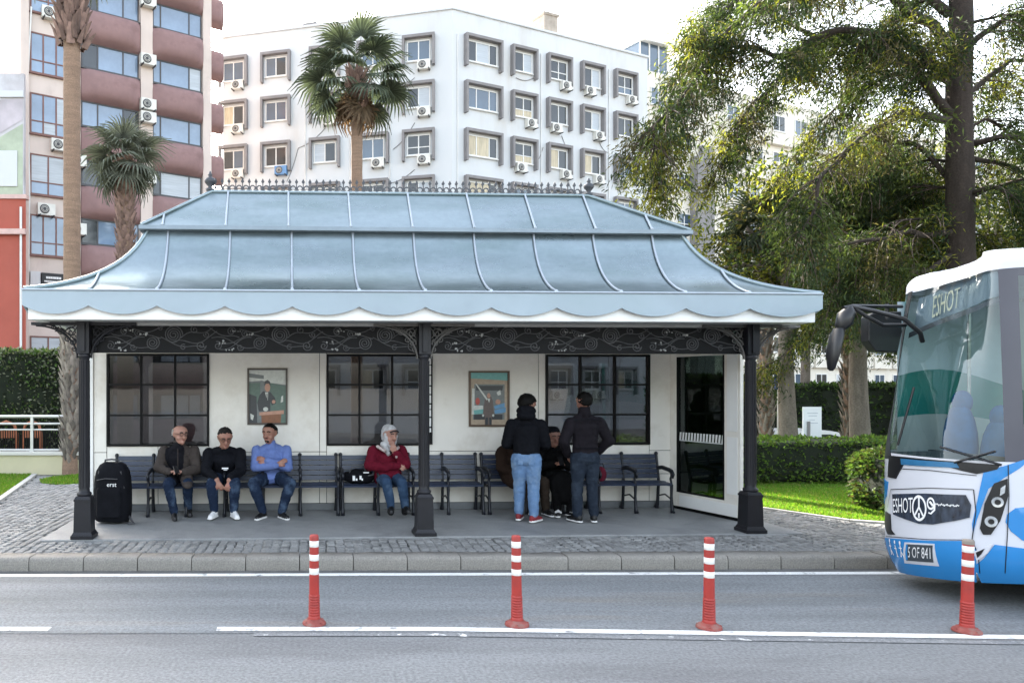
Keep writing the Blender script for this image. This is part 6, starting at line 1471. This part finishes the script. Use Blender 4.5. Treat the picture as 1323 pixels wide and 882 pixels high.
# standing men, seen from behind
def standing(label,px,py,v,rz): 
    u=S(px,py,v)[0]; return thing('person',label,'person',W(u,v,FLZ),UA+rz)
def legs_stand(B,hip,feet,m,ms,msole,dirs,thigh=.098,shoek=1.05,hem=.065):
    for sx,f,d in zip((-1,1),feet,dirs):
        h=V((sx*.09,hip[1],hip[2])); f=V(f); k=h.lerp(f,.47)+V((0,.03,0)); B.chain([h,h.lerp(k,.5),k],[thigh*1.12,thigh*.98,thigh*.78],m); B.chain([k,k.lerp(f,.5),f+V((0,0,.02))],[thigh*.78,thigh*.74,hem],m); shoe(B,f,d,ms,msole,shoek)
    B.cap((-.07,hip[1]-.02,hip[2]+.02),(.07,hip[1]-.02,hip[2]+.02),.115,.115,m,1.0)
t=standing('standing man in black hoodie, light blue jeans and red sneakers facing the bench',680,672,.80,-.35)
B=Body(); B.clothm={1,2}
legs_stand(B,(0,0,.86),[(-.10,.06,.115),(.10,-.06,.115)],2,3,4,[(.15,1,0),(.55,1,0)],.105)
torso(B,(0,.0,1.03),(0,.015,1.28),(.0,.045,1.50),1,.175,.195,.68,.185,.085); B.cap((0,0,.955),(0,0,1.06),.178,.178,1,.70,fl=.25); B.cap((-.05,-.05,1.47),(.05,-.05,1.47),.08,.08,1,.8); B.chain([(-.09,.02,1.53),(-.05,-.045,1.55),(.05,-.045,1.55),(.09,.02,1.53)],[.045,.055,.055,.045],1); B.cap((-.06,.06,1.47),(.06,.06,1.47),.06,.06,1)
arm(B,(-.195,.0,1.335),(-.265,.03,1.07),(-.17,.26,1.02),1,(.084,.074,.055)); arm(B,(.195,.0,1.335),(.255,.05,1.07),(.15,.28,1.02),1,(.084,.074,.055)); hand(B,(-.16,.28,1.02),(.5,.8,0),(0,0,1),0,.6,1); hand(B,(.14,.30,1.02),(-.4,.8,0),(0,0,1),0,.6,-1)
B.cap((0,.04,1.50),(.0,.06,1.56),.06,.057,0); R,g=head(B,(.01,.085,1.635),pi-.60,.38)
B.build('body',[SKIN,BHD,JEANL,SHR,SOLE],t); face(t,R,g); hair(t,R,g,HAIRB,.95,-.022,1.10)
b=MB(); b.grid(lambda u,v:V((.035+.07*u,-.128-.006*sin(u*3),.80+.11*v)),3,3); b.build('back_pocket',JEANL,t); b=MB(); b.grid(lambda u,v:V((-.11+.07*u,-.128-.006*sin(u*3),.80+.11*v)),3,3); b.build('back_pocket',JEANL,t)
t=standing('standing man in dark zipped jacket and slate jeans with hands in pockets',756,674,.72,.04)
B=Body(); B.clothm={1,2}
legs_stand(B,(0,0,.88),[(-.12,-.02,.115),(.115,-.02,.115)],2,3,4,[(-.3,1,0),(.35,1,0)],.10)
torso(B,(0,.0,1.03),(0,.01,1.31),(0,.03,1.52),1,.175,.205,.66,.20,.082); B.cap((0,0,.975),(0,0,1.06),.178,.178,1,.68,fl=.25); B.chain([(0,.02,1.50),(0,.025,1.555)],[.085,.076],1)
arm(B,(-.205,.0,1.365),(-.315,-.03,1.12),(-.20,.12,.93),1,(.082,.072,.055)); arm(B,(.205,.0,1.365),(.325,-.03,1.12),(.20,.12,.93),1,(.082,.072,.055)); hand(B,(-.19,.13,.92),(.3,.3,-.8),(-1,0,0),0,.4,1); hand(B,(.19,.13,.92),(-.3,.3,-.8),(1,0,0),0,.4,-1)
B.cap((0,.03,1.53),(0,.035,1.60),.062,.06,0); R,g=head(B,(0,.04,1.675),pi,.10)
B.build('body',[SKIN,DJK,JEANS,SHB,SOLE],t); face(t,R,g); hair(t,R,g,HAIRB,.98,-.012,.97)
b=MB(); b.tube([(-.17,-.10,1.03),(-.05,-.142,1.03),(.05,-.142,1.03),(.17,-.10,1.03)],.006,5); b.build('jacket_seam',BHD,t); b=MB(); b.tube([(-.19,-.095,1.40),(0,-.128,1.43),(.19,-.095,1.40)],.005,5); b.build('jacket_seam',BHD,t)
# ================================================================ BAGS
BAG=cloth('bag_black',(.005,.0055,.008),var=.25,bs=40); BAGT=mat('bag_trim',(.05,.05,.055),rough=.5,var=.2)
u=place(146,1.0); t=thing('wheeled_bag','big black wheeled travel bag standing beside the shelter end post','suitcase',W(S(146,677,.98)[0],.98,FLZ),UA-.12)
b=MB(); vs=[]; n=20
for z,w,d in ((.03,.20,.13),(.06,.235,.155),(.2,.245,.17),(.45,.245,.175),(.62,.235,.16),(.72,.215,.135),(.80,.17,.10),(.83,.12,.07)):
    for j in range(n):
        a=2*pi*j/n; ca,sa=cos(a),sin(a); f=lambda x:math.copysign(abs(x)**.55,x); vs.append((f(ca)*w,f(sa)*d,z))
b.add(vs,[(i*n+j,i*n+(j+1)%n,(i+1)*n+(j+1)%n,(i+1)*n+j) for i in range(7) for j in range(n)],0,True); b.add(vs[-n:],[tuple(range(n))]); b.add(vs[:n],[tuple(range(n-1,-1,-1))]); b.build('shell',BAG,t)
b=MB(); vs=[]
for z,w in ((.10,.16),(.14,.175),(.46,.175),(.50,.16)):
    for x,y in ((-w,-.168),(-w+.02,-.195),(w-.02,-.195),(w,-.168)): vs.append((x,y,z))
b.add(vs,[(4*i+j,4*i+j+1,4*i+j+5,4*i+j+4) for i in range(3) for j in range(3)]+[(0,3,2,1),(12,13,14,15)]); b.build('front_pocket',BAG,t,bevel=.012)
b=MB(); b.tube([(-.17,-.155,.60),(-.05,-.176,.625),(.12,-.17,.62)],.007,5); b.tube([(-.19,-.1,.22),(-.2,-.13,.5),(-.15,-.12,.72)],.01,5); b.tube([(.19,-.1,.22),(.2,-.13,.5),(.15,-.12,.72)],.01,5); b.build('zip',BAGT,t)
b=MB(); b.tube([(-.10,-.03,.815),(-.09,-.05,.865),(.0,-.06,.875),(.09,-.05,.865),(.10,-.03,.815)],.014,6); b.tube([(.23,-.02,.1),(.29,-.08,.05),(.33,-.1,.02),(.25,-.12,.012)],.016,6); b.build('handle',BAGT,t)
for x in (-.17,.17): b=MB(Matrix.Translation((x,.08,.04))@Matrix.Rotation(pi/2,4,'Y')); b.lathe([(.02,-.02),(.04,-.018),(.04,.018),(.02,.02)],n=14); b.build('wheel',TYR,t)
me=text_me('erst',.085,TXW,.001); o=use('lettering',me,t,(.045,-.180,.545),(radians(88),0,0))
t=thing('bag','black bag with white print lying on the bench beside the woman in red','bag',W(S(463,622,1.6)[0],1.58,.585),UA)
b=MB(); b.ell((0,0,.10),(.235,.14,.115),24,14); b.v=[tuple(V(q)+V((0,0,.02))*noise.noise(V(q)*9)+V((noise.noise(V(q)*14),0,noise.noise(V(q)*14+V((3,3,3)))))*.02) for q in b.v]; b.v=[(x,y,max(0.001,z)) for x,y,z in b.v]; b.build('body',BAG,t)
b=MB(); b.tube([(-.14,-.05,.16),(-.10,-.08,.25),(.06,-.08,.25),(.12,-.05,.17)],.012,6); b.tube([(.1,-.1,.12),(.2,-.12,.14),(.24,-.05,.2)],.012,6); b.build('handle',BAGT,t)
b=MB(); b.box(-.10,-.065,-.155,-.128,.06,.13); b.box(-.055,-.03,-.155,-.13,.06,.09); b.box(.0,.03,-.155,-.13,.075,.13); b.box(.03,.05,-.152,-.128,.06,.09); b.box(.06,.14,-.128,-.105,.165,.18); o=b.build('print',TXW,t); o['kind']='stuff'
t=thing('red_bag','small dark red bag on the bench beside the man in slate jeans','bag',W(S(777,612,1.6)[0],1.62,.585),UA)
b=MB(); b.ell((0,0,.11),(.085,.06,.115),16,12); b.v=[(x,y,max(.001,z+.012*noise.noise(V((x,y,z))*20))) for x,y,z in b.v]; b.build('body',cloth('bag_red',(.13,.015,.03)),t); b=MB(); b.tube([(-.05,0,.2),(-.03,0,.27),(.03,0,.27),(.05,0,.2)],.01,6); b.build('handle',SCD,t)
